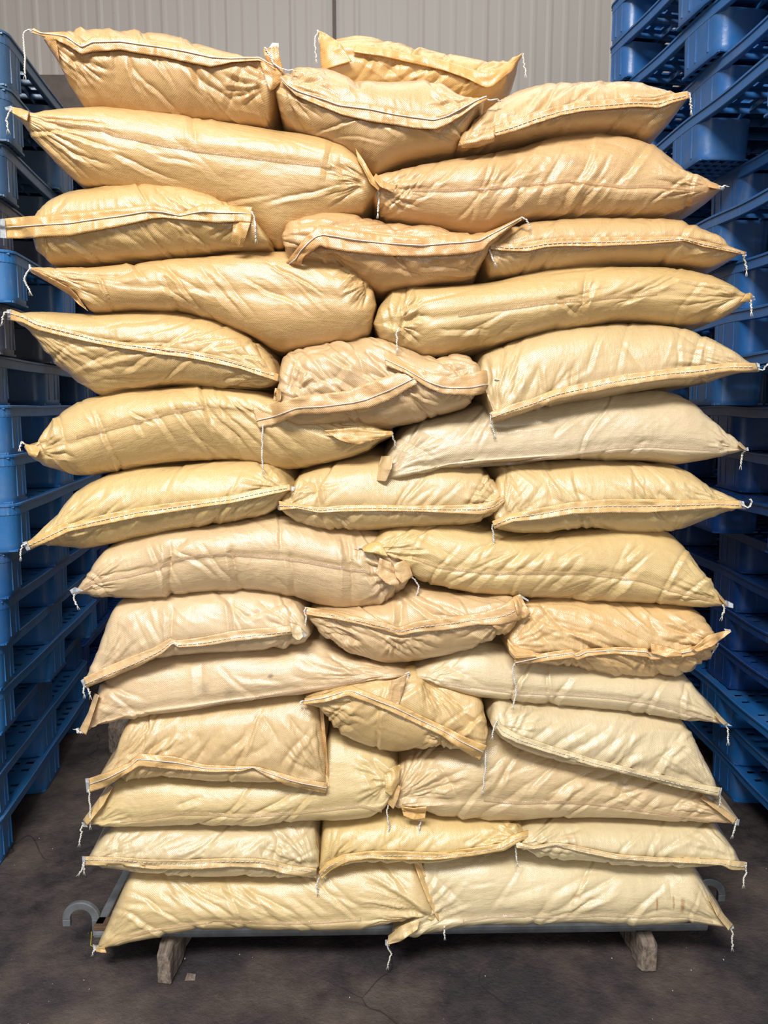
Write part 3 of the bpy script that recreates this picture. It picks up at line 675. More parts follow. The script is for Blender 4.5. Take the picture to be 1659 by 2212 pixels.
sack('fifth-layer middle sack, pale and badly crumpled, mouth folded in two wide flaps', G_SHORT, lin(208,178,132),
     [(598,835),(600,800),(605,780),(620,760),(660,745),(720,733),(780,728),(830,730),(870,742),(910,765),(940,770),(990,765),(1020,775),(1040,800),(1046,820)],
     [(598,860),(600,895),(610,915),(640,925),(700,922),(760,920),(830,927),(900,912),(960,897),(1010,883),(1024,868),(1032,850),(1046,832)],
     [(598,850),(700,870),(830,850),(950,835),(1046,826)], y=1.765, depth=DE, rl=14, rr=12,
     hems=[([(545,880),(595,871),(650,855),(700,850),(750,844),(800,824),(850,808),(885,798)],
            [(559,926),(595,917),(645,895),(700,895),(740,890),(800,882),(850,860),(902,828)], .62),
           ([(830,752),(880,785),(930,805),(980,815),(1030,803),(1050,799),(1070,814)],
            [(832,790),(880,808),(920,836),(955,851),(985,853),(1020,856),(1070,844)], .62)],
     sheets=[([(594,838),(592,850),(590,866)], [(606,840),(608,850),(606,866)])],
     tails=[[(568,918),(566,950),(567,980),(569,1013)], [(1068,818),(1085,822),(1091,840),(1093,857)]], dash=False,
     creases=[(760,740,790,830,5,9),(780,760,900,830,4,8),(640,850,650,770,4,6),(700,840,770,760,3,8),(850,770,960,850,4,8),(930,770,1000,800,4,6),(700,910,900,870,3,7),(620,905,720,880,3,6),(640,770,740,740,3,8)],
     fans=[(620,860,20,80,6,110,3.5),(1035,800,150,240,8,130,3.5)], ang=-40, amt=24, cr=3, seed=26)
sack('fifth-layer right end sack, broad, orange mouth band curving down to a low left corner', G_SHORT, lin(212,188,138),
     [(1036,790),(1040,775),(1055,758),(1080,748),(1140,728),(1200,712),(1260,700),(1340,693),(1430,695),(1480,705),(1530,722),(1570,745),(1605,770),(1630,788)],
     [(1036,815),(1050,860),(1062,905),(1075,908),(1110,900),(1160,886),(1200,876),(1250,868),(1300,862),(1370,845),(1440,838),(1500,835),(1550,825),(1590,812),(1630,798)],
     [(1036,805),(1070,893),(1120,880),(1180,857),(1250,840),(1350,820),(1450,806),(1540,794),(1630,793)], y=1.775, depth=DE, rl=14, rr=4,
     hems=[([(1060,890),(1100,875),(1150,860),(1200,840),(1270,825),(1350,808),(1430,798),(1500,790),(1580,783),(1633,784)],
            [(1066,916),(1110,900),(1160,883),(1190,871),(1250,856),(1320,840),(1400,826),(1450,819),(1500,818),(1560,806),(1638,804)], .45)],
     tails=[[(1638,797),(1648,800),(1659,785)], [(1060,892),(1059,905),(1064,920),(1067,936)]], liners=[([(1634,783),(1637,803)],[(1641,786),(1643,801)])],
     creases=[(1070,880,1100,780,4,7),(1100,870,1120,770,3,7),(1130,860,1170,770,2.5,7),(1165,850,1160,790,3,5),(1170,870,1185,890,5,5),(1350,740,1400,800,2.5,6)],
     fans=[(1065,900,55,95,7,170,3),(1620,792,150,200,7,190,2.5)], ang=60, amt=11, seed=28)
# sixth layer
sack('sixth-layer left long golden sack, twisted folds at right, small knotted left tip', G_LONG, lin(213,182,118),
     [(52,961),(76,966),(82,945),(90,925),(105,905),(130,885),(170,862),(230,845),(280,836),(370,832),(440,833),(500,838),(560,845),(620,862),(700,885),(780,905),(820,926),(848,934)],
     [(52,968),(60,985),(80,1002),(120,1020),(170,1027),(230,1023),(300,1015),(400,1003),(500,997),(540,1003),(590,1017),(650,1015),(700,1005),(760,990),(795,975),(815,957),(848,940)],
     [(52,965),(160,958),(230,930),(300,912),(370,892),(430,882),(600,900),(700,930),(848,937)], y=1.80, depth=DS, side=True, rl=4, rr=5,
     strips=[[(165,945),(230,928),(300,910),(370,890),(440,880)]],
     sheets=[([(700,930),(760,924),(800,930),(847,931)], [(735,952),(775,962),(810,950),(848,942)], None, .014),
             ([(52,958),(62,960),(78,962)], [(62,984),(78,990),(86,972)])],
     tails=[[(54,960),(46,954),(44,966)], [(846,933),(850,945),(853,958)]],
     creases=[(420,845,560,1000,5,8),(440,840,600,1005,4,7),(470,840,640,1000,4,8),(390,840,520,960,3,8),(520,850,680,990,3,8),(130,890,135,990,4,5),(300,905,310,945,3,4),(85,950,95,990,6,6),(560,860,760,960,3,7)],
     fans=[(80,975,-30,70,7,80,3),(845,937,165,205,7,170,3)], ang=-48, amt=8, seed=30)
sack('sixth-layer right long sack, smooth and pale, faint side seam low on its front', G_LONG, lin(209,192,156),
     [(815,1030),(822,1010),(832,990),(845,970),(858,950),(875,932),(900,915),(960,900),(1010,885),(1040,872),(1100,875),(1180,868),(1250,862),(1330,848),(1400,840),(1440,838),(1480,848),(1510,868),(1540,900),(1570,930),(1600,955),(1612,967)],
     [(815,1038),(850,1039),(900,1029),(960,1016),(1020,1009),(1100,1003),(1180,997),(1260,995),(1330,998),(1400,1003),(1470,1007),(1530,996),(1580,983),(1612,972)],
     [(815,1034),(900,1015),(1000,1000),(1100,990),(1180,984),(1260,975),(1330,965),(1400,963),(1480,968),(1540,971),(1612,970)], y=1.80, depth=DS, side=True, rl=4, rr=4,
     strips=[[(1000,1009),(1060,1004),(1120,1000),(1180,990),(1260,976),(1330,966),(1400,963),(1480,968),(1555,972)]],
     sheets=[([(824,985),(816,1010),(806,1038)], [(850,985),(846,1012),(834,1040)], None, .012), ([(1598,954),(1606,962),(1614,970)], [(1594,960),(1602,968),(1610,973)])],
     tails=[[(808,1036),(807,1048),(805,1062)], [(1610,972),(1602,982),(1602,1003)]], liners=[([(1606,968),(1616,966)],[(1604,974),(1618,974)])],
     creases=[(1560,950,1575,985,4,5),(1290,995,1330,960,2.5,5),(850,940,960,1000,3,8),(900,930,1000,960,2,8)],
     fans=[(830,1020,5,60,9,170,3.2),(1605,968,130,190,6,110,2.5)], ang=40, amt=5, seed=32, lump=.9)
# seventh layer
sack('seventh-layer left end sack, mouth band slanting down to a long left tip', G_SHORT, lin(212,183,118),
     [(62,1168),(90,1140),(120,1105),(150,1070),(180,1048),(220,1030),(290,1018),(360,1007),(430,998),(500,995),(550,998),(590,1010),(612,1028),(628,1051)],
     [(62,1180),(90,1181),(130,1187),(170,1187),(230,1179),(300,1166),(380,1151),(450,1141),(520,1128),(570,1116),(595,1100),(608,1080),(628,1058)],
     [(62,1176),(150,1140),(230,1120),(300,1106),(440,1087),(500,1079),(570,1063),(628,1054)], y=1.79, depth=DE, rl=4, rr=6,
     hems=[([(58,1170),(100,1150),(140,1129),(150,1132),(230,1110),(300,1096),(370,1086),(440,1078),(500,1070),(570,1054),(626,1046)],
            [(66,1187),(100,1172),(150,1148),(230,1132),(300,1117),(370,1107),(440,1095),(500,1087),(570,1072),(628,1059)], .5)],
     tails=[[(56,1175),(47,1178),(46,1190),(45,1201)]], liners=[([(48,1172),(58,1190)],[(57,1169),(66,1187)]), ([(624,1048),(638,1052)],[(624,1060),(634,1062)])],
     creases=[(140,1128,180,1060,3,6),(120,1180,260,1140,3,7),(200,1100,230,1050,2,6)],
     fans=[(90,1160,8,60,7,170,2.6),(620,1054,130,215,7,120,2.4)], ang=55, amt=12, seed=34)
sack('seventh-layer middle short sack, puckered ends and a level stitched mouth', G_SHORT, lin(211,182,124),
     [(604,1088),(612,1068),(628,1048),(650,1025),(690,1010),(740,995),(800,982),(860,985),(940,1000),(1000,1006),(1040,1012),(1062,1032),(1080,1058),(1092,1078)],
     [(604,1100),(620,1116),(640,1136),(680,1148),(740,1152),(820,1152),(900,1146),(980,1141),(1030,1133),(1060,1120),(1080,1102),(1092,1084)],
     [(604,1095),(690,1101),(740,1097),(900,1099),(980,1101),(1040,1100),(1092,1081)], y=1.795, depth=DE, rl=8, rr=8,
     hems=[([(602,1082),(640,1088),(690,1096),(740,1091),(820,1090),(900,1092),(980,1091),(1040,1088),(1070,1080),(1088,1070)],
            [(604,1103),(640,1098),(690,1108),(740,1105),(820,1104),(900,1105),(980,1109),(1040,1112),(1070,1106),(1093,1082)], .5)],
     tails=[[(1089,1072),(1097,1078),(1094,1088),(1091,1097)]], liners=[([(598,1082),(600,1101)],[(604,1083),(606,1103)])],
     creases=[(690,1100,680,1020,5,6),(650,1030,700,1050,3,8),(1040,1090,1080,1050,5,6),(690,1105,700,1140,4,5)],
     fans=[(612,1096,10,75,6,110,3.5),(1085,1082,120,230,9,80,4),(700,1105,-70,-20,6,110,2.5)], ang=48, amt=14, seed=36)
sack('seventh-layer right end sack, shiny crumpled upper side above a level mouth band', G_SHORT, lin(213,186,128),
     [(1066,1095),(1070,1060),(1068,1040),(1075,1020),(1100,1008),(1150,1003),(1250,1000),(1330,1000),(1400,1003),(1460,1008),(1500,1022),(1540,1045),(1580,1070),(1603,1084)],
     [(1066,1125),(1075,1148),(1120,1159),(1180,1161),(1240,1153),(1300,1149),(1360,1152),(1430,1153),(1480,1148),(1530,1130),(1570,1112),(1603,1098)],
     [(1066,1115),(1110,1118),(1170,1111),(1240,1098),(1310,1092),(1400,1092),(1500,1091),(1603,1091)], y=1.79, depth=DE, rl=8, rr=4,
     hems=[([(1063,1126),(1100,1110),(1150,1100),(1230,1085),(1310,1078),(1400,1078),(1500,1080),(1598,1081)],
            [(1068,1143),(1110,1127),(1170,1122),(1240,1110),(1310,1108),(1400,1108),(1480,1102),(1550,1097),(1604,1100)], .5)],
     tails=[[(1603,1091),(1616,1097),(1624,1088),(1622,1079)], [(1064,1133),(1065,1150),(1067,1171)]], liners=[([(1598,1081),(1604,1100)],[(1607,1083),(1612,1100)])],
     creases=[(1420,1060,1460,1090,4,6),(1450,1040,1500,1090,4,7),(1480,1040,1520,1080,4,6),(1270,1115,1285,1145,4,5),(1130,1100,1180,1030,3,7),(1200,1090,1170,1020,3,8),(1240,1060,1290,1090,3,6)],
     fans=[(1070,1125,20,80,7,130,3.2),(1595,1090,130,200,7,150,3)], ang=-55, amt=17, seed=38)
# eighth layer
sack('eighth-layer left long pinkish sack crossed by upright creases, right end gathered', G_LONG, lin(210,182,138),
     [(163,1276),(185,1240),(200,1215),(220,1190),(260,1170),(330,1155),(400,1148),(480,1138),(560,1122),(620,1118),(670,1130),(720,1146),(780,1152),(830,1160),(860,1185),(880,1210),(887,1235)],
     [(163,1284),(200,1290),(240,1300),(300,1303),(360,1295),(420,1287),(500,1283),(560,1284),(620,1295),(680,1315),(730,1325),(780,1322),(830,1310),(865,1285),(887,1255)],
     [(163,1280),(200,1258),(280,1245),(340,1228),(370,1215),(500,1200),(620,1205),(700,1220),(790,1232),(887,1245)], y=1.79, depth=DS, side=True, rl=4, rr=16,
     strips=[[(165,1277),(200,1258),(280,1244),(340,1228),(370,1212),(430,1200),(500,1198),(620,1207),(700,1221),(800,1236)]],
     sheets=[([(850,1218),(868,1212),(880,1205)], [(855,1245),(870,1262),(892,1245)], None, .02), ([(820,1205),(845,1215),(862,1235)], [(812,1240),(835,1262),(862,1270)], None, .016)],
     tails=[[(888,1244),(898,1255),(906,1270),(900,1285)], [(163,1282),(158,1292),(166,1307)]], liners=[([(150,1275),(158,1288)],[(162,1268),(180,1276)])],
     creases=[(372,1165,374,1298,7,7),(505,1175,508,1285,5.5,6),(630,1190,634,1300,3.5,6),(752,1150,760,1320,6,7),(740,1150,752,1240,3,6),(372,1175,410,1160,4,7),(590,1250,640,1290,2.5,5),(200,1250,340,1225,3,5),(780,1200,830,1300,4,7)],
     fans=[(170,1280,0,55,7,120,2.5),(875,1245,110,250,9,110,4)], ang=-60, amt=9, seed=40)
sack('eighth-layer right long golden sack with many slanting folds and a mid-height side seam', G_LONG, lin(213,184,120),
     [(785,1185),(815,1165),(832,1150),(870,1138),(900,1135),(960,1137),(1040,1142),(1100,1155),(1130,1160),(1200,1159),(1300,1152),(1400,1148),(1440,1150),(1470,1165),(1500,1195),(1530,1240),(1555,1280),(1572,1302)],
     [(785,1190),(830,1202),(860,1220),(885,1245),(905,1262),(950,1275),(1000,1288),(1080,1297),(1150,1300),(1220,1299),(1300,1306),(1400,1314),(1480,1317),(1530,1317),(1572,1310)],
     [(785,1188),(900,1205),(950,1225),(1050,1238),(1150,1238),(1260,1238),(1380,1252),(1450,1275),(1530,1295),(1572,1307)], y=1.79, depth=DS, side=True, rl=4, rr=4,
     strips=[[(890,1204),(950,1225),(1050,1237),(1150,1238),(1260,1238),(1380,1252),(1450,1275),(1530,1295),(1562,1304)]],
     sheets=[([(1552,1284),(1562,1294),(1572,1302)], [(1556,1294),(1564,1304),(1570,1310)]), ([(780,1182),(800,1172),(822,1172)], [(786,1192),(812,1196),(840,1206)], (*lin(214,182,118),1), .014)],
     tails=[[(1562,1306),(1565,1318),(1560,1330)], [(786,1186),(775,1182)]], liners=[([(1568,1296),(1584,1304)],[(1564,1310),(1584,1314)])],
     creases=[(950,1270,1040,1180,4,7),(1000,1280,1100,1190,3.5,6),(1060,1260,1150,1170,4,7),(1110,1240,1190,1180,3.5,6),(1180,1280,1260,1200,3,6),(1190,1210,1280,1170,3,7),(1290,1290,1400,1210,3.5,7),(1240,1290,1330,1220,2.5,6),(1420,1300,1500,1240,2.5,6),(900,1160,1000,1220,3,8)],
     fans=[(795,1188,-35,35,8,150,3.2),(1565,1303,120,180,7,160,2.5)], ang=42, amt=14, seed=42)
# ninth layer
sack('ninth-layer left end pinkish sack, mouth band curving down to a low left corner', G_SHORT, lin(213,187,146),
     [(184,1468),(195,1430),(210,1390),(225,1350),(245,1308),(300,1302),(360,1295),(430,1286),(520,1282),(580,1286),(620,1298),(645,1315),(662,1340),(672,1366)],
     [(184,1480),(230,1470),(290,1441),(330,1427),(400,1422),(470,1416),(550,1411),(620,1406),(655,1395),(672,1374)],
     [(184,1475),(240,1452),(300,1427),(350,1402),(375,1390),(440,1385),(520,1374),(580,1367),(672,1370)], y=1.785, depth=DE, rl=4, rr=12,
     hems=[([(180,1464),(230,1440),(290,1415),(330,1400),(368,1378),(380,1384),(440,1376),(500,1363),(560,1357),(628,1352)],
            [(186,1486),(240,1465),(300,1440),(350,1412),(374,1390),(385,1399),(440,1396),(500,1387),(560,1380),(632,1370)], .62)],
     sheets=[([(628,1345),(640,1350),(650,1352)], [(632,1376),(645,1385),(655,1376)], (*lin(214,190,150),1))],
     tails=[[(184,1478),(181,1488),(181,1498)], [(186,1482),(192,1490),(195,1500)]], liners=[([(174,1470),(182,1488)],[(181,1466),(187,1484)]), ([(640,1366),(650,1380)],[(654,1362),(664,1374)])],
     creases=[(374,1300,376,1420,5.5,6),(506,1290,508,1410,4.5,6),(632,1325,620,1395,4,6),(560,1290,620,1340,3,6),(250,1400,270,1350,3,8)],
     fans=[(200,1465,20,75,7,160,2.4),(660,1365,120,230,8,110,3)], ang=-50, amt=11, seed=44)
sack('ninth-layer middle crumpled sack, mouth band dipping then rising to a raised right flap', G_SHORT, lin(211,178,128),
     [(668,1332),(700,1326),(760,1320),(830,1307),(860,1288),(880,1272),(920,1278),(990,1292),(1060,1300),(1100,1296),(1122,1300)],
     [(668,1340),(690,1368),(720,1390),(770,1420),(830,1443),(880,1446),(930,1440),(980,1425),(1030,1405),(1070,1385),(1100,1362),(1122,1330)],
     [(668,1337),(780,1348),(860,1370),(940,1352),(1000,1348),(1080,1335),(1122,1318)], y=1.775, depth=DE, rl=8, rr=8,
     hems=[([(658,1311),(720,1320),(790,1337),(830,1345),(862,1356),(900,1342),(960,1335),(1030,1325),(1085,1310),(1100,1298),(1116,1286)],
            [(662,1328),(720,1337),(790,1352),(830,1362),(864,1374),(900,1366),(960,1362),(1030,1350),(1085,1350),(1115,1342),(1146,1332)], .5)],
     sheets=[([(1108,1290),(1116,1286),(1124,1284)], [(1120,1338),(1135,1336),(1146,1326)], None, .02), ([(1060,1350),(1090,1345),(1120,1335)], [(1090,1372),(1100,1366),(1112,1352)])],
     tails=[[(662,1312),(657,1322),(663,1332),(659,1346)]], liners=[([(1120,1282),(1142,1296)],[(1124,1290),(1142,1300)])],
     creases=[(862,1290,864,1370,7,6),(864,1375,850,1430,4,6),(890,1375,930,1410,4,6),(700,1340,800,1420,3.5,8),(720,1350,840,1400,3,7),(940,1370,950,1330,3,5),(930,1360,960,1380,4,6)],
     fans=[(680,1338,-55,0,7,140,3.2),(1110,1320,180,240,8,130,3.5),(864,1372,-150,-30,7,70,3.5)], ang=-30, amt=20, cr=2.8, seed=46)
sack('ninth-layer right end crumpled orange-tan sack, mouth gathered low, right corner raised', G_SHORT, lin(215,176,114),
     [(1094,1385),(1104,1355),(1120,1325),(1145,1308),(1200,1303),(1300,1309),(1400,1316),(1490,1319),(1512,1328),(1532,1342),(1540,1362),(1548,1380)],
     [(1094,1395),(1106,1425),(1120,1434),(1170,1438),(1220,1448),(1280,1462),(1340,1468),(1420,1469),(1480,1466),(1510,1450),(1535,1422),(1548,1392)],
     [(1094,1392),(1115,1420),(1180,1418),(1240,1408),(1330,1405),(1400,1408),(1480,1405),(1548,1386)], y=1.78, depth=DE, rl=10, rr=10,
     hems=[([(1110,1426),(1180,1410),(1236,1402),(1243,1412),(1262,1402),(1330,1398),(1398,1400),(1402,1410),(1450,1408),(1500,1396),(1540,1375)],
            [(1116,1439),(1180,1428),(1240,1421),(1246,1428),(1270,1418),(1330,1412),(1400,1420),(1405,1426),(1450,1424),(1500,1416),(1545,1395)], .4)],
     sheets=[([(1494,1402),(1530,1372),(1574,1361)], [(1506,1408),(1540,1396),(1578,1366)], None, .022), ([(1405,1390),(1440,1398),(1470,1406)], [(1408,1412),(1440,1420),(1474,1416)]),
             ([(1096,1380),(1110,1396),(1150,1406)], [(1100,1404),(1114,1424),(1160,1418)])],
     tails=[[(1113,1432),(1108,1450),(1114,1478),(1116,1498),(1109,1522)], [(1551,1389),(1546,1402),(1536,1414)]], dash=False, liners=[([(1564,1358),(1578,1360)],[(1566,1362),(1580,1366)])],
     creases=[(1150,1330,1300,1370,3,8),(1300,1340,1420,1400,4,8),(1400,1330,1430,1380,4,8),(1270,1360,1320,1390,4,7),(1243,1412,1240,1440,6,6),(1405,1400,1404,1440,7,7),(1320,1430,1370,1460,3,7),(1440,1400,1530,1350,5,8),(1160,1380,1260,1400,4,7),(1460,1440,1490,1465,4,6)],
     fans=[(1404,1410,-150,-30,7,60,4),(1243,1415,-150,-30,6,60,3.5),(1100,1395,-20,60,6,120,3.5),(1540,1385,150,240,8,110,4)], ang=-22, amt=26, cr=3.2, seed=48)
# tenth layer
sack('tenth-layer left long pinkish sack narrowing to a drawn-out right end', G_LONG, lin(211,184,142),
     [(172,1578),(185,1545),(200,1510),(215,1478),(240,1462),(300,1440),(350,1425),(430,1415),(520,1410),(600,1403),(650,1393),(700,1400),(760,1428),(820,1445),(880,1454)],
     [(172,1585),(210,1572),(270,1556),(340,1545),(420,1535),(500,1522),(580,1515),(650,1511),(700,1498),(760,1486),(830,1471),(880,1461)],
     [(172,1582),(430,1522),(500,1512),(600,1495),(700,1480),(800,1468),(880,1458)], y=1.79, depth=DS, side=True, rl=4, rr=4,
     strips=[[(420,1530),(500,1516),(600,1500),(700,1482),(790,1470)]],
     sheets=[([(204,1498),(190,1540),(170,1578)], [(214,1502),(200,1545),(186,1588)]),
             ([(846,1472),(842,1490),(838,1518)], [(880,1456),(872,1490),(860,1530)], None, .03)],
     tails=[[(186,1584),(172,1582),(165,1576)], [(850,1522),(845,1535),(844,1552)], [(876,1455),(884,1452),(880,1462)]], liners=[([(163,1574),(170,1572)],[(166,1584),(176,1586)])],
     creases=[(430,1430,432,1520,2.5,7),(640,1420,760,1470,3,8),(680,1410,840,1465,3,8),(620,1460,760,1480,2.5,7),(215,1500,240,1480,2.5,6)],
     fans=[(870,1458,155,195,9,230,3),(180,1580,15,65,6,110,2.2)], ang=-22, amt=7, seed=50, stains=[(440, 1492, 20, 24, .6, (.10, .075, .055, 1)), (495, 1496, 20, 24, .5, (.10, .075, .055, 1)), (583, 1459, 11, 7, 1.2, (.10, .075, .055, 1))])
sack('tenth-layer right long cream sack tapering at both ends, clear side seam', G_LONG, lin(217,200,160),
     [(890,1454),(930,1440),(960,1425),(1010,1402),(1050,1394),(1100,1405),(1200,1430),(1300,1445),(1400,1455),(1480,1462),(1495,1470),(1510,1490),(1530,1515),(1550,1540),(1570,1560)],
     [(890,1460),(940,1482),(1000,1500),(1060,1515),(1130,1528),(1230,1533),(1330,1541),(1400,1551),(1480,1561),(1570,1566)],
     [(890,1458),(960,1476),(1040,1488),(1120,1496),(1230,1500),(1320,1506),(1400,1516),(1480,1540),(1570,1563)], y=1.80, depth=DS, side=True, rl=4, rr=4,
     strips=[[(950,1474),(1040,1488),(1120,1496),(1230,1500),(1320,1507),(1400,1517),(1480,1540),(1540,1556)]],
     sheets=[([(1548,1538),(1560,1550),(1572,1562)], [(1545,1546),(1554,1558),(1564,1567)])],
     tails=[[(1568,1564),(1572,1575),(1573,1599)]], liners=[([(1564,1560),(1572,1562)],[(1562,1567),(1582,1569)])],
     creases=[(960,1430,1060,1490,2.5,7),(1350,1540,1400,1490,2.5,5),(940,1465,1010,1440,3,6),(1480,1470,1500,1540,2,6)],
     fans=[(905,1458,-35,35,7,120,3),(1560,1562,110,180,6,120,2.2)], ang=50, amt=6, seed=52)
# eleventh layer
sack('eleventh-layer left end slumped boxy sack, loose mouth sagging over the sack below', G_SHORT, lin(211,180,124),
     [(214,1674),(228,1655),(242,1630),(252,1595),(265,1568),(280,1555),(340,1545),(420,1535),(500,1522),(580,1515),(640,1512),(678,1520),(690,1550),(697,1600),(702,1650),(706,1690)],
     [(214,1680),(240,1690),(300,1688),(350,1688),(450,1697),(530,1697),(600,1694),(650,1702),(706,1712)],
     [(214,1678),(300,1655),(440,1662),(540,1664),(620,1680),(706,1700)], y=1.775, depth=DE, rl=6, rr=8,
     hems=[([(191,1682),(240,1665),(280,1648),(298,1628),(330,1630),(380,1635),(440,1652),(500,1655),(550,1655),(600,1668),(650,1682),(708,1692)],
            [(193,1712),(230,1700),(260,1680),(300,1655),(350,1661),(440,1668),(520,1667),(546,1658),(575,1676),(620,1697),(704,1716)], .4)],
     sheets=[([(690,1530),(697,1600),(706,1690)], [(698,1530),(704,1600),(712,1700)])],
     tails=[[(192,1706),(194,1730),(196,1755),(194,1782)], [(708,1696),(716,1702),(724,1712)]], dash=False, liners=[([(184,1682),(187,1712)],[(191,1681),(193,1712)])],
     creases=[(300,1640,380,1570,3.5,8),(420,1650,480,1560,3,9),(470,1640,540,1580,3.5,7),(500,1650,600,1590,3,8),(600,1660,680,1560,4,7),(620,1540,690,1620,3.5,8),(560,1540,610,1610,3,8),(430,1580,440,1640,3,8),(250,1640,330,1560,3.5,9)],
     fans=[(225,1675,20,65,7,190,3),(700,1690,95,150,7,150,3.5)], ang=48, amt=17, cr=2.8, seed=54)
sack('eleventh-layer middle bulging golden sack, mouth band slanting down to its right corner', G_SHORT, lin(213,180,116),
     [(656,1516),(690,1502),(740,1484),(800,1470),(850,1458),(900,1452),(940,1478),(990,1495),(1035,1510),(1048,1530),(1055,1570)],
     [(656,1520),(685,1532),(700,1550),(720,1580),(760,1610),(810,1632),(850,1643),(880,1642),(930,1632),(980,1622),(1025,1634),(1050,1620),(1055,1585)],
     [(656,1518),(740,1500),(800,1512),(880,1545),(940,1572),(1000,1598),(1055,1600)], y=1.765, depth=DE, rl=4, rr=14,
     hems=[([(658,1508),(700,1499),(757,1480),(800,1498),(860,1521),(920,1551),(970,1574),(985,1582),(1000,1590),(1052,1611)],
            [(655,1522),(700,1518),(752,1503),(800,1520),(850,1540),(900,1564),(955,1590),(970,1602),(985,1613),(1036,1644)], .42)],
     tails=[[(655,1514),(649,1516),(652,1522)], [(1048,1618),(1050,1645),(1047,1675),(1044,1706)]], dash=False,
     creases=[(920,1480,980,1560,3.5,8),(960,1500,1040,1580,4,8),(990,1510,1050,1600,3,8),(960,1600,1040,1540,4,7),(860,1640,960,1600,4,7),(880,1645,980,1615,4,6),(700,1540,800,1600,2,8),(690,1510,760,1490,4,5)],
     fans=[(668,1518,-45,10,7,140,2.8),(905,1458,-80,-30,7,130,3.5),(970,1605,160,250,6,80,4)], ang=38, amt=16, cr=2.6, seed=56)
sack('eleventh-layer right end cream sack tilted down right, thin beige mouth seam', G_SHORT, lin(216,200,160),
     [(1058,1550),(1062,1528),(1078,1516),(1100,1520),(1170,1530),(1240,1535),(1330,1543),(1420,1554),(1485,1563),(1505,1590),(1525,1640),(1545,1690),(1553,1708)],
     [(1058,1565),(1066,1582),(1085,1602),(1120,1622),(1180,1642),(1240,1652),(1320,1667),(1400,1682),(1460,1697),(1510,1712),(1553,1720)],
     [(1058,1560),(1075,1577),(1120,1597),(1190,1620),(1280,1647),(1380,1672),(1460,1692),(1553,1714)], y=1.775, depth=DE, rl=12, rr=4,
     hems=[([(1076,1550),(1084,1566),(1120,1588),(1190,1611),(1280,1639),(1380,1664),(1460,1684),(1558,1702)],
            [(1070,1570),(1084,1590),(1120,1606),(1190,1628),(1280,1655),(1380,1680),(1460,1701),(1552,1721)], .5, (*lin(216,196,156),1))],
     tails=[[(1075,1557),(1068,1568),(1063,1588)], [(1553,1712),(1556,1722),(1555,1735)]], liners=[([(1548,1700),(1560,1702)],[(1546,1712),(1556,1720)])],
     creases=[(1180,1620,1290,1545,3.5,6),(1220,1640,1330,1555,3,6),(1270,1650,1370,1560,3,6),(1140,1600,1220,1540,3,6),(1320,1660,1400,1590,2.5,6),(1100,1590,1150,1530,3,6)],
     fans=[(1075,1560,-30,60,7,120,2.8),(1548,1712,110,160,7,160,2.5)], ang=38, amt=12, seed=58)
# twelfth layer
sack('twelfth-layer left long yellowish sack, side seam low on front, knotted right end', G_LONG, lin(214,190,130),
     [(182,1776),(200,1748),(225,1715),(242,1692),(300,1686),(400,1688),(560,1692),(660,1690),(690,1660),(706,1590),(740,1596),(790,1616),(840,1638),(858,1655),(863,1672)],
     [(182,1782),(240,1788),(320,1794),(420,1792),(520,1791),(600,1787),(680,1781),(750,1779),(800,1772),(832,1748),(850,1715),(863,1690)],
     [(182,1779),(300,1771),(390,1758),(480,1760),(560,1762),(640,1755),(700,1748),(780,1740),(830,1735),(863,1682)], y=1.795, depth=DS, side=True, rl=4, rr=14,
     strips=[[(260,1774),(300,1771),(390,1758),(480,1760),(510,1764),(560,1762),(640,1756),(700,1750),(780,1742),(825,1752)]],
     sheets=[([(236,1694),(215,1722),(178,1772)], [(244,1700),(224,1738),(188,1784)]), ([(836,1665),(850,1655),(864,1652)], [(832,1712),(845,1722),(862,1690)], None, .012)],
     tails=[[(180,1782),(174,1790),(177,1800),(171,1820)]], liners=[([(176,1776),(178,1786)],[(184,1776),(190,1787)])],
     creases=[(380,1745,440,1720,3,7),(480,1770,540,1730,2.5,7),(550,1760,640,1710,2.5,8),(790,1660,830,1730,3,6),(800,1640,850,1690,3,6)],
     fans=[(190,1778,5,60,7,120,2.2),(850,1690,130,235,9,90,3.5)], ang=35, amt=6, seed=60)
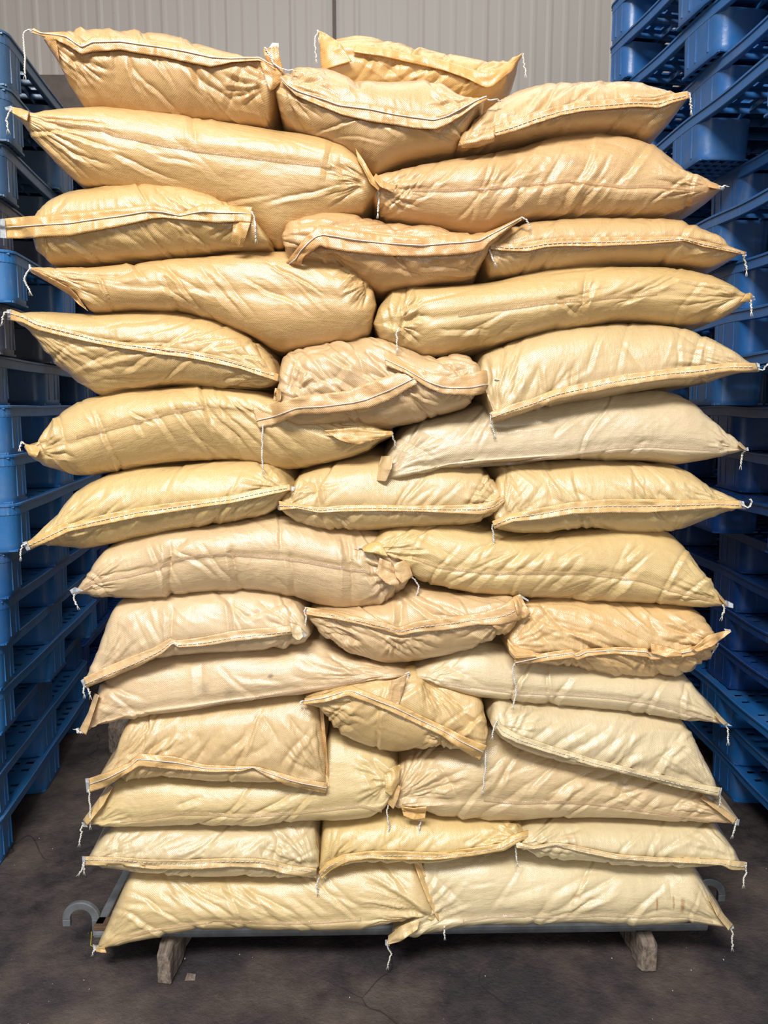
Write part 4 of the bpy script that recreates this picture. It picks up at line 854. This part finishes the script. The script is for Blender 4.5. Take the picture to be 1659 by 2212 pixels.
sack('twelfth-layer right long sack, crumpled knotted left end, grime near its bottom left', G_LONG, lin(213,187,138),
     [(836,1732),(845,1705),(862,1665),(885,1645),(920,1632),(980,1622),(1050,1600),(1080,1594),(1130,1618),(1200,1640),(1290,1652),(1340,1662),(1400,1678),(1450,1692),(1510,1710),(1555,1735),(1597,1770)],
     [(836,1740),(870,1748),(920,1757),(950,1772),(1000,1778),(1060,1782),(1120,1784),(1200,1781),(1300,1778),(1400,1781),(1500,1783),(1597,1778)],
     [(836,1737),(920,1735),(1045,1728),(1120,1735),(1200,1732),(1280,1735),(1360,1745),(1450,1760),(1597,1775)], y=1.80, depth=DS, side=True, rl=6, rr=4,
     strips=[[(1045,1728),(1120,1735),(1200,1732),(1280,1736),(1360,1746),(1450,1760),(1520,1770),(1580,1776)]],
     sheets=[([(866,1742),(895,1746),(922,1742)], [(872,1762),(895,1772),(918,1768)], (*lin(222,176,110),1), .014), ([(1518,1718),(1550,1738),(1592,1768)], [(1512,1724),(1545,1748),(1585,1780)]),
             ([(850,1690),(842,1712),(834,1734)], [(866,1700),(860,1725),(850,1748)], None, .012)],
     tails=[[(839,1738),(836,1755),(839,1775),(840,1796)], [(907,1762),(910,1775),(905,1790),(908,1802)], [(1590,1774),(1588,1785),(1585,1802)]], liners=[([(1584,1768),(1598,1770)],[(1580,1780),(1596,1784)])],
     creases=[(1180,1720,1300,1660,5,8),(1170,1740,1240,1690,4,7),(1200,1750,1270,1700,3.5,6),(1260,1700,1340,1670,4,7),(1310,1700,1400,1740,3,7),(920,1640,880,1730,4,8),(980,1680,900,1740,4,8),(950,1650,1000,1730,4,8),(940,1700,1000,1690,4,6),(1350,1680,1330,1740,3,7)],
     fans=[(842,1732,0,75,10,170,4.2),(1590,1774,130,180,7,160,2.8)], ang=40, amt=13, seed=62, stains=[(1085, 1768, 55, 10, .8, (.10, .075, .055, 1)), (1215, 1748, 22, 22, .45, (.10, .075, .055, 1))])
# thirteenth layer
sack('thirteenth-layer left end greyish cream sack, wide orange mouth band', G_SHORT, lin(212,194,148),
     [(190,1852),(205,1830),(222,1808),(245,1786),(300,1788),(400,1791),(520,1790),(640,1785),(680,1783),(688,1800),(690,1850)],
     [(190,1868),(230,1881),(300,1898),(380,1906),(470,1909),(560,1906),(640,1899),(680,1892),(690,1880)],
     [(190,1860),(260,1862),(400,1868),(480,1864),(560,1866),(620,1880),(690,1868)], y=1.79, depth=DE, rl=4, rr=8,
     hems=[([(183,1850),(260,1852),(320,1857),(400,1858),(480,1854),(560,1855),(600,1862),(620,1868),(684,1877)],
            [(184,1870),(260,1870),(330,1878),(420,1879),(500,1873),(570,1876),(600,1884),(620,1890),(683,1897)], .3)],
     tails=[[(181,1862),(179,1875),(176,1882),(172,1885)], [(181,1864),(182,1880)]], liners=[([(177,1850),(178,1870)],[(183,1850),(184,1870)])],
     creases=[(310,1850,400,1795,4,7),(340,1850,440,1800,3,6),(430,1850,470,1800,3,6),(590,1860,600,1800,5,6),(560,1850,590,1810,4,6),(470,1855,560,1800,2.5,7),(250,1850,256,1810,4,6),(290,1860,310,1880,3,5),(230,1830,290,1795,3,8)],
     fans=[(200,1860,5,55,7,140,2.8),(680,1880,110,170,8,150,3.2)], ang=38, amt=15, seed=64)
sack('thirteenth-layer middle short golden sack, mouth band curving up to a raised right tip', G_SHORT, lin(218,190,120),
     [(688,1870),(690,1830),(696,1787),(740,1782),(780,1778),(850,1766),(900,1770),(960,1778),(1040,1783),(1100,1786),(1125,1792),(1138,1802)],
     [(688,1884),(700,1884),(720,1876),(780,1872),(850,1870),(920,1864),(1000,1857),(1080,1846),(1120,1828),(1138,1812)],
     [(688,1880),(705,1870),(740,1853),(800,1846),(860,1848),(940,1850),(1020,1841),(1080,1830),(1138,1806)], y=1.795, depth=DE, rl=8, rr=6,
     hems=[([(688,1884),(705,1862),(740,1846),(800,1838),(860,1838),(940,1842),(1020,1832),(1080,1822),(1110,1802),(1148,1792)],
            [(694,1900),(715,1881),(750,1863),(800,1855),(860,1858),(940,1858),(1020,1850),(1090,1838),(1130,1815),(1152,1812)], .5)],
     tails=[[(690,1896),(684,1908),(686,1926)], [(1148,1800),(1157,1812),(1158,1828)]],
     creases=[(720,1860,760,1800,3,7),(830,1830,870,1790,2.5,7),(1000,1825,1050,1795,3,5),(1040,1825,1090,1795,3,5),(930,1830,970,1800,2,6)],
     fans=[(695,1885,30,80,6,110,3),(1130,1808,140,200,7,110,3.2)], ang=48, amt=11, seed=66)
sack('thirteenth-layer right end cream sack, narrow mouth band ending in a square right corner', G_SHORT, lin(219,203,158),
     [(1116,1816),(1130,1804),(1150,1792),(1200,1784),(1300,1781),(1400,1783),(1500,1784),(1550,1786),(1568,1808),(1588,1838),(1600,1860)],
     [(1116,1826),(1130,1841),(1170,1856),(1240,1866),(1320,1874),(1420,1876),(1500,1874),(1560,1870),(1600,1872)],
     [(1116,1822),(1200,1826),(1260,1836),(1330,1850),(1420,1857),(1500,1860),(1600,1868)], y=1.79, depth=DE, rl=4, rr=4,
     hems=[([(1112,1817),(1150,1828),(1195,1820),(1215,1821),(1260,1830),(1330,1845),(1420,1852),(1500,1855),(1560,1857),(1613,1862)],
            [(1116,1832),(1150,1835),(1198,1826),(1220,1832),(1260,1842),(1330,1856),(1420,1862),(1500,1865),(1560,1870),(1580,1880),(1610,1880)], .5)],
     tails=[[(1611,1868),(1612,1885),(1608,1895),(1607,1908)], [(1114,1828),(1115,1845),(1117,1863)]], liners=[([(1609,1862),(1606,1880)],[(1614,1863),(1612,1882)])],
     creases=[(1130,1850,1200,1800,3,6),(1160,1855,1230,1810,2.5,6),(1540,1800,1570,1850,2.5,6),(1180,1820,1270,1790,2.5,7)],
     fans=[(1125,1824,-25,50,9,130,3),(1590,1868,120,165,6,120,2.4)], ang=42, amt=8, seed=68)
# bottom layer
sack('bottom left long yellow-cream sack with deep slanting folds, lying on the steel frame', G_LONG, lin(219,194,136),
     [(210,2042),(225,2010),(240,1975),(260,1930),(278,1896),(340,1900),(420,1908),(500,1908),(600,1905),(690,1895),(760,1875),(830,1868),(895,1862),(912,1890),(932,1940),(950,1982)],
     [(210,2053),(250,2045),(300,2033),(360,2022),(420,2017),(500,2020),(580,2021),(660,2015),(740,2012),(800,2008),(860,2000),(920,1992),(950,1988)],
     [(210,2048),(260,2030),(330,2008),(400,1998),(460,1990),(540,1992),(620,1995),(700,1992),(800,1984),(900,1980),(950,1986)], y=1.795, depth=DS, side=True, rl=4, rr=5,
     strips=[[(225,2044),(260,2030),(330,2010),(400,1999),(460,1990),(540,1993),(620,1995),(700,1992),(780,1986)]],
     sheets=[([(893,1862),(906,1900),(924,1945),(946,1990)], [(910,1862),(922,1900),(940,1945),(957,1986)]), ([(205,2044),(214,2046),(226,2048)], [(208,2056),(218,2058),(230,2058)])],
     tails=[[(208,2050),(204,2053),(201,2058)]], liners=[([(200,2040),(212,2042)],[(202,2052),(214,2056)])],
     creases=[(380,1900,520,1990,5,7),(400,1900,640,2010,3,7),(520,1910,660,1985,5,6),(500,1910,600,1990,4,7),(480,1915,560,1960,4,6),(370,1910,460,1980,4,7),(440,2015,400,1990,4,6),(620,1930,700,1990,2.5,7),(480,2000,560,2020,3,6),(700,1890,790,1980,2,7)],
     fans=[(945,1984,150,195,12,190,4),(222,2040,10,60,6,150,2.2)], ang=-40, amt=12, seed=70)
sack('bottom right long cream sack with rust-coloured streaks near its right end', G_LONG, lin(221,206,162),
     [(846,2024),(875,1995),(898,1940),(906,1885),(914,1862),(1000,1859),(1100,1862),(1160,1860),(1250,1866),(1320,1873),(1420,1877),(1500,1877),(1518,1905),(1545,1950),(1567,1985),(1580,2001)],
     [(846,2034),(900,2020),(950,2008),(1000,2004),(1100,2004),(1200,2002),(1300,2000),(1400,2002),(1500,2004),(1580,2006)],
     [(846,2030),(900,2008),(960,1998),(1030,1985),(1100,1977),(1200,1979),(1300,1976),(1400,1980),(1480,1979),(1560,1996),(1580,2003)], y=1.80, depth=DS, side=True, rl=4, rr=4,
     strips=[[(1000,1990),(1060,1980),(1130,1979),(1200,1982),(1300,1977),(1400,1981),(1480,1979),(1540,1991)]],
     sheets=[([(838,2022),(866,2000),(908,1984)], [(838,2041),(866,2034),(902,2008)], None, .016), ([(1538,1936),(1556,1966),(1584,1998)], [(1532,1944),(1550,1980),(1574,2010)])],
     tails=[[(838,2034),(836,2044),(846,2060),(842,2072),(837,2086)], [(1578,2004),(1583,2018),(1581,2030),(1583,2046)], [(959,1996),(960,2010),(960,2022)]], liners=[([(832,2030),(832,2042)],[(838,2030),(842,2044)]), ([(1572,2000),(1584,1998)],[(1574,2010),(1586,2006)])],
     creases=[(1200,1960,1350,1880,4.5,7),(1250,1960,1340,1900,4,7),(1180,1930,1300,1870,3,7),(1330,1990,1400,1940,2.5,7),(930,1880,1010,1960,2.5,7),(1060,1950,1200,1900,2,8),(1450,1900,1455,1970,2,6)],
     fans=[(860,2020,15,75,10,190,3.4),(1570,1998,120,165,6,120,2.2)], ang=36, amt=8, seed=72, stains=[(1418, 1954, 4, 26, 1.3, (.36, .15, .04, 1)), (1452, 1950, 4, 26, 1.2, (.36, .15, .04, 1)), (1471, 1956, 8, 30, 1.2, (.36, .15, .04, 1)), (1243, 1938, 20, 8, .8, (.36, .15, .04, 1)), (1270, 1940, 16, 7, .6, (.36, .15, .04, 1))])

# sacks added inside the pile to keep wall light out of the joints
for r0 in [o for o in list(C.objects) if o.name.startswith('woven_sack') and o.get('group') == G_LONG and 'left' in o['label'] and 'right long' not in o['label']]:
    r = r0.copy(); C.objects.link(r); r.location = (.02, r0.location.y + .53, r0.location.z)
    r['label'] = 'added plastic sack inside the pile, blocking light through the joint between two long sacks'; r['group'] = 'sacks added inside the pile to block light'
    for ch in list(r0.children):
        if ch.name.startswith('sack_body'):
            c = ch.copy(); C.objects.link(c); c.parent = r

# ------------------------------------------------------------------ plastic pallets
PH = .15
def pallet_parts(W_, D_, sag, seed):
    """deck with slots and ribs, hollow foot; near right corner of the pallet at the origin, x to the left is negative"""
    deck = MB(); z0, z1 = PH - .036, PH
    # rim: four bars with a lip
    t = .016; n = 26
    def bar(x0, y0, x1, y1):
        for i in range(n):
            a, b = i / n, (i + 1) / n
            xa, ya, xb, yb = x0 + (x1 - x0) * a, y0 + (y1 - y0) * a, x0 + (x1 - x0) * b, y0 + (y1 - y0) * b
            nx, ny = (y1 - y0), -(x1 - x0); L = math.hypot(nx, ny); nx, ny = nx / L * t, ny / L * t
            V = []
            for (x, y_) in ((xa, ya), (xb, yb)):
                V += [(x, y_, z0), (x - nx, y_ - ny, z0), (x - nx, y_ - ny, z1), (x, y_, z1)]
            deck.add(V, [(0, 1, 5, 4), (1, 2, 6, 5), (2, 3, 7, 6), (3, 0, 4, 7), (0, 3, 2, 1), (4, 5, 6, 7)])
    # rim with rounded corners and a small lip along its upper edge
    rc = .045; path = []
    for (cx, cy, a0) in ((-rc, rc, -90), (-rc, D_ - rc, 0), (-W_ + rc, D_ - rc, 90), (-W_ + rc, rc, 180)):
        for q in range(7):
            a = math.radians(a0 + 15 * q); path.append((cx, cy, math.cos(a), math.sin(a)))
    full = []
    for i in range(len(path)):
        a, b = path[i], path[(i + 1) % len(path)]; full.append(a)
        L = math.hypot(b[0] + rc * b[2] - a[0] - rc * a[2], b[1] + rc * b[3] - a[1] - rc * a[3])
        if L > .2:
            for q in range(1, 20): full.append(tuple(a[m_] + (b[m_] - a[m_]) * q / 20 for m_ in range(4)))
    sec = [(rc - t, z0), (rc - .002, z0), (rc, z0 + .002), (rc, z1 - .008), (rc + .004, z1 - .007), (rc + .004, z1 - .001), (rc + .002, z1 + .0005), (rc - t, z1 + .0005)]
    V = [(cx + r_ * nx_, cy + r_ * ny_, z_) for (cx, cy, nx_, ny_) in full for (r_, z_) in sec]; ks = len(sec); nf_ = len(full)
    deck.add(V, [(i * ks + j, ((i + 1) % nf_) * ks + j, ((i + 1) % nf_) * ks + (j + 1) % ks, i * ks + (j + 1) % ks) for i in range(nf_) for j in range(ks)])
    # top plate with slots
    px, py = .050, .058; nx = int((W_ - 2 * t) / px); ny = int((D_ - 2 * t) / py)
    ax = (W_ - 2 * t) / nx; ay = (D_ - 2 * t) / ny; hx, hy = ax * .30, ay * .22
    for i in range(nx):
        for j in range(ny):
            cx = -t - (i + .5) * ax; cy = t + (j + .5) * ay; x0, x1, y0, y1 = cx - ax / 2, cx + ax / 2, cy - ay / 2, cy + ay / 2
            if j % 6 == 5 or i % 8 == 7:
                deck.add([(x0, y0, z1 - .002), (x1, y0, z1 - .002), (x1, y1, z1 - .002), (x0, y1, z1 - .002)], [(0, 1, 2, 3)]); continue
            I = [(cx - hx, cy - hy), (cx + hx, cy - hy), (cx + hx, cy + hy), (cx - hx, cy + hy)]; O = [(x0, y0), (x1, y0), (x1, y1), (x0, y1)]
            zt, zb = z1 - .002, z1 - .008
            V = [(*p, zt) for p in O] + [(*p, zt) for p in I] + [(*p, zb) for p in I] + [(*p, zb) for p in O]
            F_ = []
            for k in range(4):
                m = (k + 1) % 4
                F_ += [(k, m, 4 + m, 4 + k), (4 + k, 4 + m, 8 + m, 8 + k), (8 + k, 8 + m, 12 + m, 12 + k)]
            deck.add(V, F_)
    # ribs underneath
    for i in range(1, nx, 2): deck.box(-t - i * ax - .0015, -t - i * ax + .0015, t, D_ - t, z0 + .004, z1 - .007)
    for j in range(1, ny, 2): deck.box(-W_ + t, -t, t + j * ay - .0015, t + j * ay + .0015, z0 + .004, z1 - .007)
    # load sag between the feet
    V = []
    for (x, y_, z) in deck.V:
        q = abs(math.sin(math.pi * 2 * max(0, min(1, (y_ - .1) / (D_ - .2))))); V.append((x, y_, z - sag * q * q))
    deck.V = V
    # one foot: rounded box, slightly tapered, open grid underneath
    def foot(wx, wy):
        m = MB(); r = .042; ring = []
        for (cx, cy, a0) in ((wx / 2 - r, -wy / 2 + r, -90), (wx / 2 - r, wy / 2 - r, 0), (-wx / 2 + r, wy / 2 - r, 90), (-wx / 2 + r, -wy / 2 + r, 180)):
            for q in range(6):
                a = math.radians(a0 + 90 * q / 5); ring.append((cx + r * math.cos(a), cy + r * math.sin(a)))
        levels = [(PH - .03, 1.0), (PH - .036, .985), (.02, .955), (.003, .95), (.0, .93)]
        V = []
        for z, s_ in levels: V += [(x * s_, y_ * s_, z) for x, y_ in ring]
        nr = len(ring); F_ = [(l * nr + k, l * nr + (k + 1) % nr, (l + 1) * nr + (k + 1) % nr, (l + 1) * nr + k)[::-1] for l in range(len(levels) - 1) for k in range(nr)]
        m.add(V, F_)
        m.box(-wx / 2 * .9, wx / 2 * .9, -wy / 2 * .9, wy / 2 * .9, PH - .012, PH - .008)
        # bottom grid
        for k in range(6):
            x = (-.5 + k / 5) * wx * .86; m.box(x - .005, x + .005, -wy * .43, wy * .43, .001, .007)
            y_ = (-.5 + k / 5) * wy * .86; m.box(-wx * .43, wx * .43, y_ - .005, y_ + .005, .0015, .0065)
        for sx in (-1, 1):      # shallow ribs on the side faces
            for y_ in (-wy * .22, wy * .08, wy * .26):
                m.box(sx * wx * .486 - .002, sx * wx * .486 + .002, y_ - .002, y_ + .002, .02, PH - .034)
        return m
    return deck, foot
proto = {}
def make_pallet(key, W_, D_, sag, label, group):
    deck, foot = pallet_parts(W_, D_, sag, 1)
    root = thing('plastic_pallet', label, 'pallet', group=group)
    deck.build('deck', M['pallet'], root)
    ff = foot(.17, .155).build('foot', M['pallet'], root, smooth=True)
    fm = foot(.17, .24).build('foot', M['pallet'], root, smooth=True)
    first = {0: ff, 1: fm}; used = {0: False, 1: False}
    for j, (yc, ty) in enumerate(((.079, 0), (D_ / 2, 1), (D_ - .079, 0))):
        for xc in (-.085, -W_ / 2, -W_ + .085):
            if not used[ty]: o = first[ty]; used[ty] = True
            else: o = first[ty].copy(); C.objects.link(o); o.parent = root
            o.location = (xc, yc, 0)
            # smooth only the rounded walls
    for ch in (ff, fm):
        ch.data.polygons.foreach_set('use_smooth', [i < 96 for i in range(len(ch.data.polygons))]); ch.data.update()
    return root
def copy_tree(root):
    r = root.copy(); C.objects.link(r)
    for ch in list(root.children):
        c = ch.copy(); C.objects.link(c); c.parent = r
    return r
def place(root, first, X, Y, z, yaw, label, col, mirror=False):
    r = root if first else copy_tree(root)
    r.location = (X, Y, z); r.rotation_euler = (0, 0, math.radians(yaw)); r['label'] = label
    for ch in r.children: ch.color = (*col, 1)
    return r
ORD = ['bottom', 'second', 'third', 'fourth', 'fifth', 'sixth', 'seventh', 'eighth', 'ninth', 'tenth', 'eleventh', 'twelfth', 'thirteenth', 'fourteenth', 'fifteenth', 'sixteenth', 'seventeenth', 'eighteenth', 'nineteenth', 'twentieth']
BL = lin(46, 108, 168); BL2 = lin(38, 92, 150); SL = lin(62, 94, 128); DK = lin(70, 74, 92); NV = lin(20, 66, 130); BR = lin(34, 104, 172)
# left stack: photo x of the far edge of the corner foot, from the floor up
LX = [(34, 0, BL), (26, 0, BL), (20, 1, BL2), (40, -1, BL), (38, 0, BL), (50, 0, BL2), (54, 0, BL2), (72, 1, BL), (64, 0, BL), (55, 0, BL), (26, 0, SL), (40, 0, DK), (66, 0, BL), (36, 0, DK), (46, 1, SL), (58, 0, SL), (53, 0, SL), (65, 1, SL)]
PL = make_pallet('left', 1.1, 1.2, .002, 'x', 'pallets stacked left of the sacks')
for k, (px, jit, col) in enumerate(LX):
    if k >= 17: break
    z = k * PH; Y = 2.30; yaw = 7.3 + jit
    zc = (Y + .155) * CP - (z + .07 - CAM_H) * SP
    Xe = (px - 829.5) / F * zc; X = Xe + .155 * math.sin(math.radians(yaw))
    desc = 'blue' if col in (BL, BL2) else ('slate-blue' if col == SL else 'dark dirty')
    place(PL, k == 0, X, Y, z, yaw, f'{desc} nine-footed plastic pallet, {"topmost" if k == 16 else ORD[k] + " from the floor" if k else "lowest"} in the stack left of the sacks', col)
# right stack, mirrored: origin at the near left corner
def make_right():
    root = make_pallet('right', 1.1, 1.2, .006, 'x', 'pallets stacked right of the sacks')
    for ch in root.children: ch.location.x += 1.1 
    return root
PR = make_right()
# (photo x of the front left edge of the middle foot, its distance Y, yaw, colour)
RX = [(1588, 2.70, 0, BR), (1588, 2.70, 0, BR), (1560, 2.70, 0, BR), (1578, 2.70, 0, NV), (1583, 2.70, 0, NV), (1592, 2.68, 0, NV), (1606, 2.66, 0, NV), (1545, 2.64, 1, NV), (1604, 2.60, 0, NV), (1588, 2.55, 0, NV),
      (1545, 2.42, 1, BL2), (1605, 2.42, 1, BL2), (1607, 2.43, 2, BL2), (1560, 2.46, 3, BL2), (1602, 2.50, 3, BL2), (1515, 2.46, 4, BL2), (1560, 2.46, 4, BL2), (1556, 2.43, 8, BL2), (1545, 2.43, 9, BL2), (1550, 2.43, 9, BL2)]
for k, (px, Yf, yaw, col) in enumerate(RX):
    z = k * PH
    zc = Yf * CP - (z + .07 - CAM_H) * SP; Xe = (px - 829.5) / F * zc; ya = math.radians(yaw)
    X = Xe + .48 * math.sin(ya); Y = Yf - .48 * math.cos(ya)
    desc = {BR: 'bright blue', NV: 'dark navy-blue', BL2: 'scuffed blue'}[col]
    nm = "topmost" if k == len(RX) - 1 else (ORD[k] + " from the floor" if k else "lowest")
    ex = ''
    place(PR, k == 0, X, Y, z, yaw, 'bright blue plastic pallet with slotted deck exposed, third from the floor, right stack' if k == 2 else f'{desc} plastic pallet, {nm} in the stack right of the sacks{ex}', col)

# stacks added behind those two, darkening gaps where the bright wall showed through
for (src, X, Y, yaw, n_, side_) in ((PL, -1.52, 3.66, 7, 12, 'left'), (PR, 1.20, 3.58, 0, 13, 'right')):
    for k in range(n_):
        r = place(src, False, X + .012 * math.sin(k * 2.3), Y + .015 * math.sin(k * 1.7), k * PH, yaw, f'blue plastic pallet in the stack added to darken the gap behind the {side_} stack', NV)
        r['group'] = f'pallets of the light-blocking stack added behind the {side_} stack'

# ------------------------------------------------------------------ steel stillage frame under the sacks
XL, XR, Y0, Y1 = -.785, .868, 1.885, 2.90
zt = .112
root = thing('steel_stillage', 'galvanised steel carrying frame with curved hooks, under the pile of sacks', 'steel frame', (0, (Y0 + Y1) / 2, .08))
loc = tuple(root.location)
for (n_, P) in (('front_tube', [(XL, Y0, zt - .012), (XR, Y0, zt - .012)]), ('rear_tube', [(XL, Y1, zt - .012), (XR, Y1, zt - .012)])):
    m = MB(); m.tube(P, .021, 18); m.build(n_, M['galv'], root, loc, smooth=False)
for X in (XL, XR - .03):
    m = MB(); m.box(X, X + .023, Y0 - .01, Y1, zt + .004, zt + .012); m.box(X, X + .006, Y0 - .01, Y1, zt - .03, zt + .01); m.build('end_bar', M['galv'], root, loc, bevel=.002)
m = MB(); m.box(XL, XL + .12, Y0 - .022, Y0 + .02, zt + .0, zt + .012); m.build('corner_plate', M['rust'], root, loc, bevel=.002)
m = MB(); m.box(XR - .12, XR, Y0 - .022, Y0 + .02, zt + .0, zt + .012); m.build('corner_plate', M['rust'], root, loc, bevel=.002)
# punched and bowed deck strips
m = MB(); nx = 30
for i in range(nx):
    x = XL + .05 + (XR - XL - .1) * i / (nx - 1)
    m.box(x - .003, x + .003, Y0, Y1, zt - .026, zt - .006)
for j in range(22):
    y_ = Y0 + .05 + .042 * j
    for i in range(0, nx - 1):
        if i > 4 and i < nx - 6: continue
        x = XL + .05 + (XR - XL - .1) * i / (nx - 1); wd = (XR - XL - .1) / (nx - 1)
        m.tube([(x + wd * t, y_ - .018 * math.sin(math.pi * t), zt - .012 + .008 * math.sin(math.pi * t)) for t in (0, .25, .5, .75, 1)], .0022, 5)
m.build('deck_grid', M['rust'], root, loc)
m = MB(); m.box(XL + .04, XR - .04, Y0 + .02, Y1 - .02, zt - .004, zt + .001); 
# bearers under the grid
m = MB()
for y_ in (2.2, 2.5, 2.75): m.box(XL + .02, XR - .02, y_ - .02, y_ + .02, zt - .032, zt - .012)
m.build('cross_bearer', M['galv'], root, loc)
def hook(sx, X, Yh):
    m = MB(); r0, r1, t = .029, .050, .014; cx = X + sx * .046; cz = zt + .008
    V = []; A = np.linspace(0, math.pi, 25)
    for a in A:
        for r in (r0, r1):
            for y_ in (Yh - t / 2, Yh + t / 2): V.append((cx + r * math.cos(a), y_, cz + r * math.sin(a)))
    n = len(A); F_ = []
    for i in range(n - 1):
        a, b = 4 * i, 4 * (i + 1)
        F_ += [(a, a + 2, b + 2, b), (a + 1, b + 1, b + 3, a + 3), (a, b, b + 1, a + 1), (a + 2, a + 3, b + 3, b + 2)]
    F_ += [(0, 1, 3, 2), (4 * n - 4, 4 * n - 2, 4 * n - 1, 4 * n - 3)]
    m.add(V, F_)
    for s_ in (-1, 1):
        m.box(cx + s_ * (r0 + r1) / 2 - .0105, cx + s_ * (r0 + r1) / 2 + .0105, Yh - t / 2, Yh + t / 2, cz - (.020 if s_ != sx else .020) - (.03 if s_ == -sx else 0), cz)
    tag(m.build('carrying_hook', M['galv'], root, loc, bevel=.002), 'curved galvanised hook')
hook(-1, XL, Y0 + .02); hook(1, XR, Y0 + .09)
m = MB(); m.tube([(XL - .004, Y0 - .024, zt), (XL - .006, Y0 - .03, zt - .035), (XL + .012, Y0 - .034, zt - .040), (XL + .034, Y0 - .034, zt - .041), (XL + .036, Y0 - .034, zt - .05)], .0009, 5)
root.rotation_euler = (0, 0, math.radians(1.1))
tag(m.build('thread_loop', M['yellow'], root, loc), 'thin yellow thread caught round the corner')

# timber bearers
def timber(name, label, P0, P1, wd, ht, taper=0, rough=.003, seed=0, cham=.02):
    P0 = np.array(P0); P1 = np.array(P1); L = np.linalg.norm(P1 - P0); d = (P1 - P0) / L; sd = np.array([d[1], -d[0], 0])
    rs = np.random.RandomState(seed); n = 60; V = []
    prof = [(-.5, 0), (.5, 0), (.5, .75), (.32, 1), (-.5, 1), (-.5, .5)]; ring = []
    for (a, b) in prof: ring.append((a, b))
    for i in range(n + 1):
        t = i / n; s_ = 1 - (.16 * max(0, (1 - t * L / cham)) if t * L < cham else 0)
        for (a, b) in ring:
            p = P0 + d * (L * t) + sd * (a * wd * s_) + np.array([0, 0, 1]) * (b * ht * (s_ * .6 + .4))
            p = p + rs.randn(3) * rough * (1, 1, .6) ; p[2] = max(p[2], 0.001); V.append(p)
    k = len(ring); F_ = [(i * k + j, i * k + (j + 1) % k, (i + 1) * k + (j + 1) % k, (i + 1) * k + j) for i in range(n) for j in range(k)]
    F_ += [tuple(range(k))[::-1], tuple(n * k + j for j in range(k))]
    m = MB(); m.add(V, F_); o = m.build(name, M['wood'], None, tuple((P0 + P1) / 2 * (1, 1, 0)), bevel=.004)
    o.location = tuple((P0 + P1) / 2 * (1, 1, 0)); tag(o, label, 'timber', 'timber bearers lifting the steel frame')
    return o
timber('wooden_bearer', 'worn wooden bearer poking out under the left of the steel frame', (-.575, 1.795, .0), (-.52, 2.95, .0), .040, .092, seed=2, rough=.0018, cham=.03)
timber('wooden_bearer', 'grey split wooden bearer poking out under the right of the steel frame', (.708, 1.835, .0), (.66, 2.95, .0), .048, .090, seed=5, rough=.0022, cham=.014)
o = timber('wooden_bearer', 'dusty dark timber lying on the floor behind the pile, beside the left pallets', (-1.17, 3.12, .0), (-1.02, 3.7, .0), .07, .13, seed=9, rough=.002, cham=.02); o['group'] = ''
del o['group']

# litter on the floor
m = MB(); m.add([(-.012, -.01, .002), (.014, -.008, .001), (.012, .012, .003), (-.010, .011, .008), (0, 0, .006)], [(0, 1, 4), (1, 2, 4), (2, 3, 4), (3, 0, 4), (0, 3, 2, 1)])
o = m.build('wood_chip', M['wood']); o.location = (-.512, 1.815, 0); tag(o, 'small pale scrap on the floor beside the left wooden bearer', 'scrap')
m = MB(); rs = np.random.RandomState(4)
for q in range(150):
    x, y_ = rs.uniform(-1.6, 1.6), rs.uniform(1.2, 2.6); s_ = rs.uniform(.0004, .0011)
    m.box(x - s_, x + s_, y_ - s_, y_ + s_ * (1 + 2 * rs.rand()), 0, s_)
tag(m.build('floor_litter', M['thread']), 'scattered pale grit and lint on the dark floor', 'litter', kind='stuff')
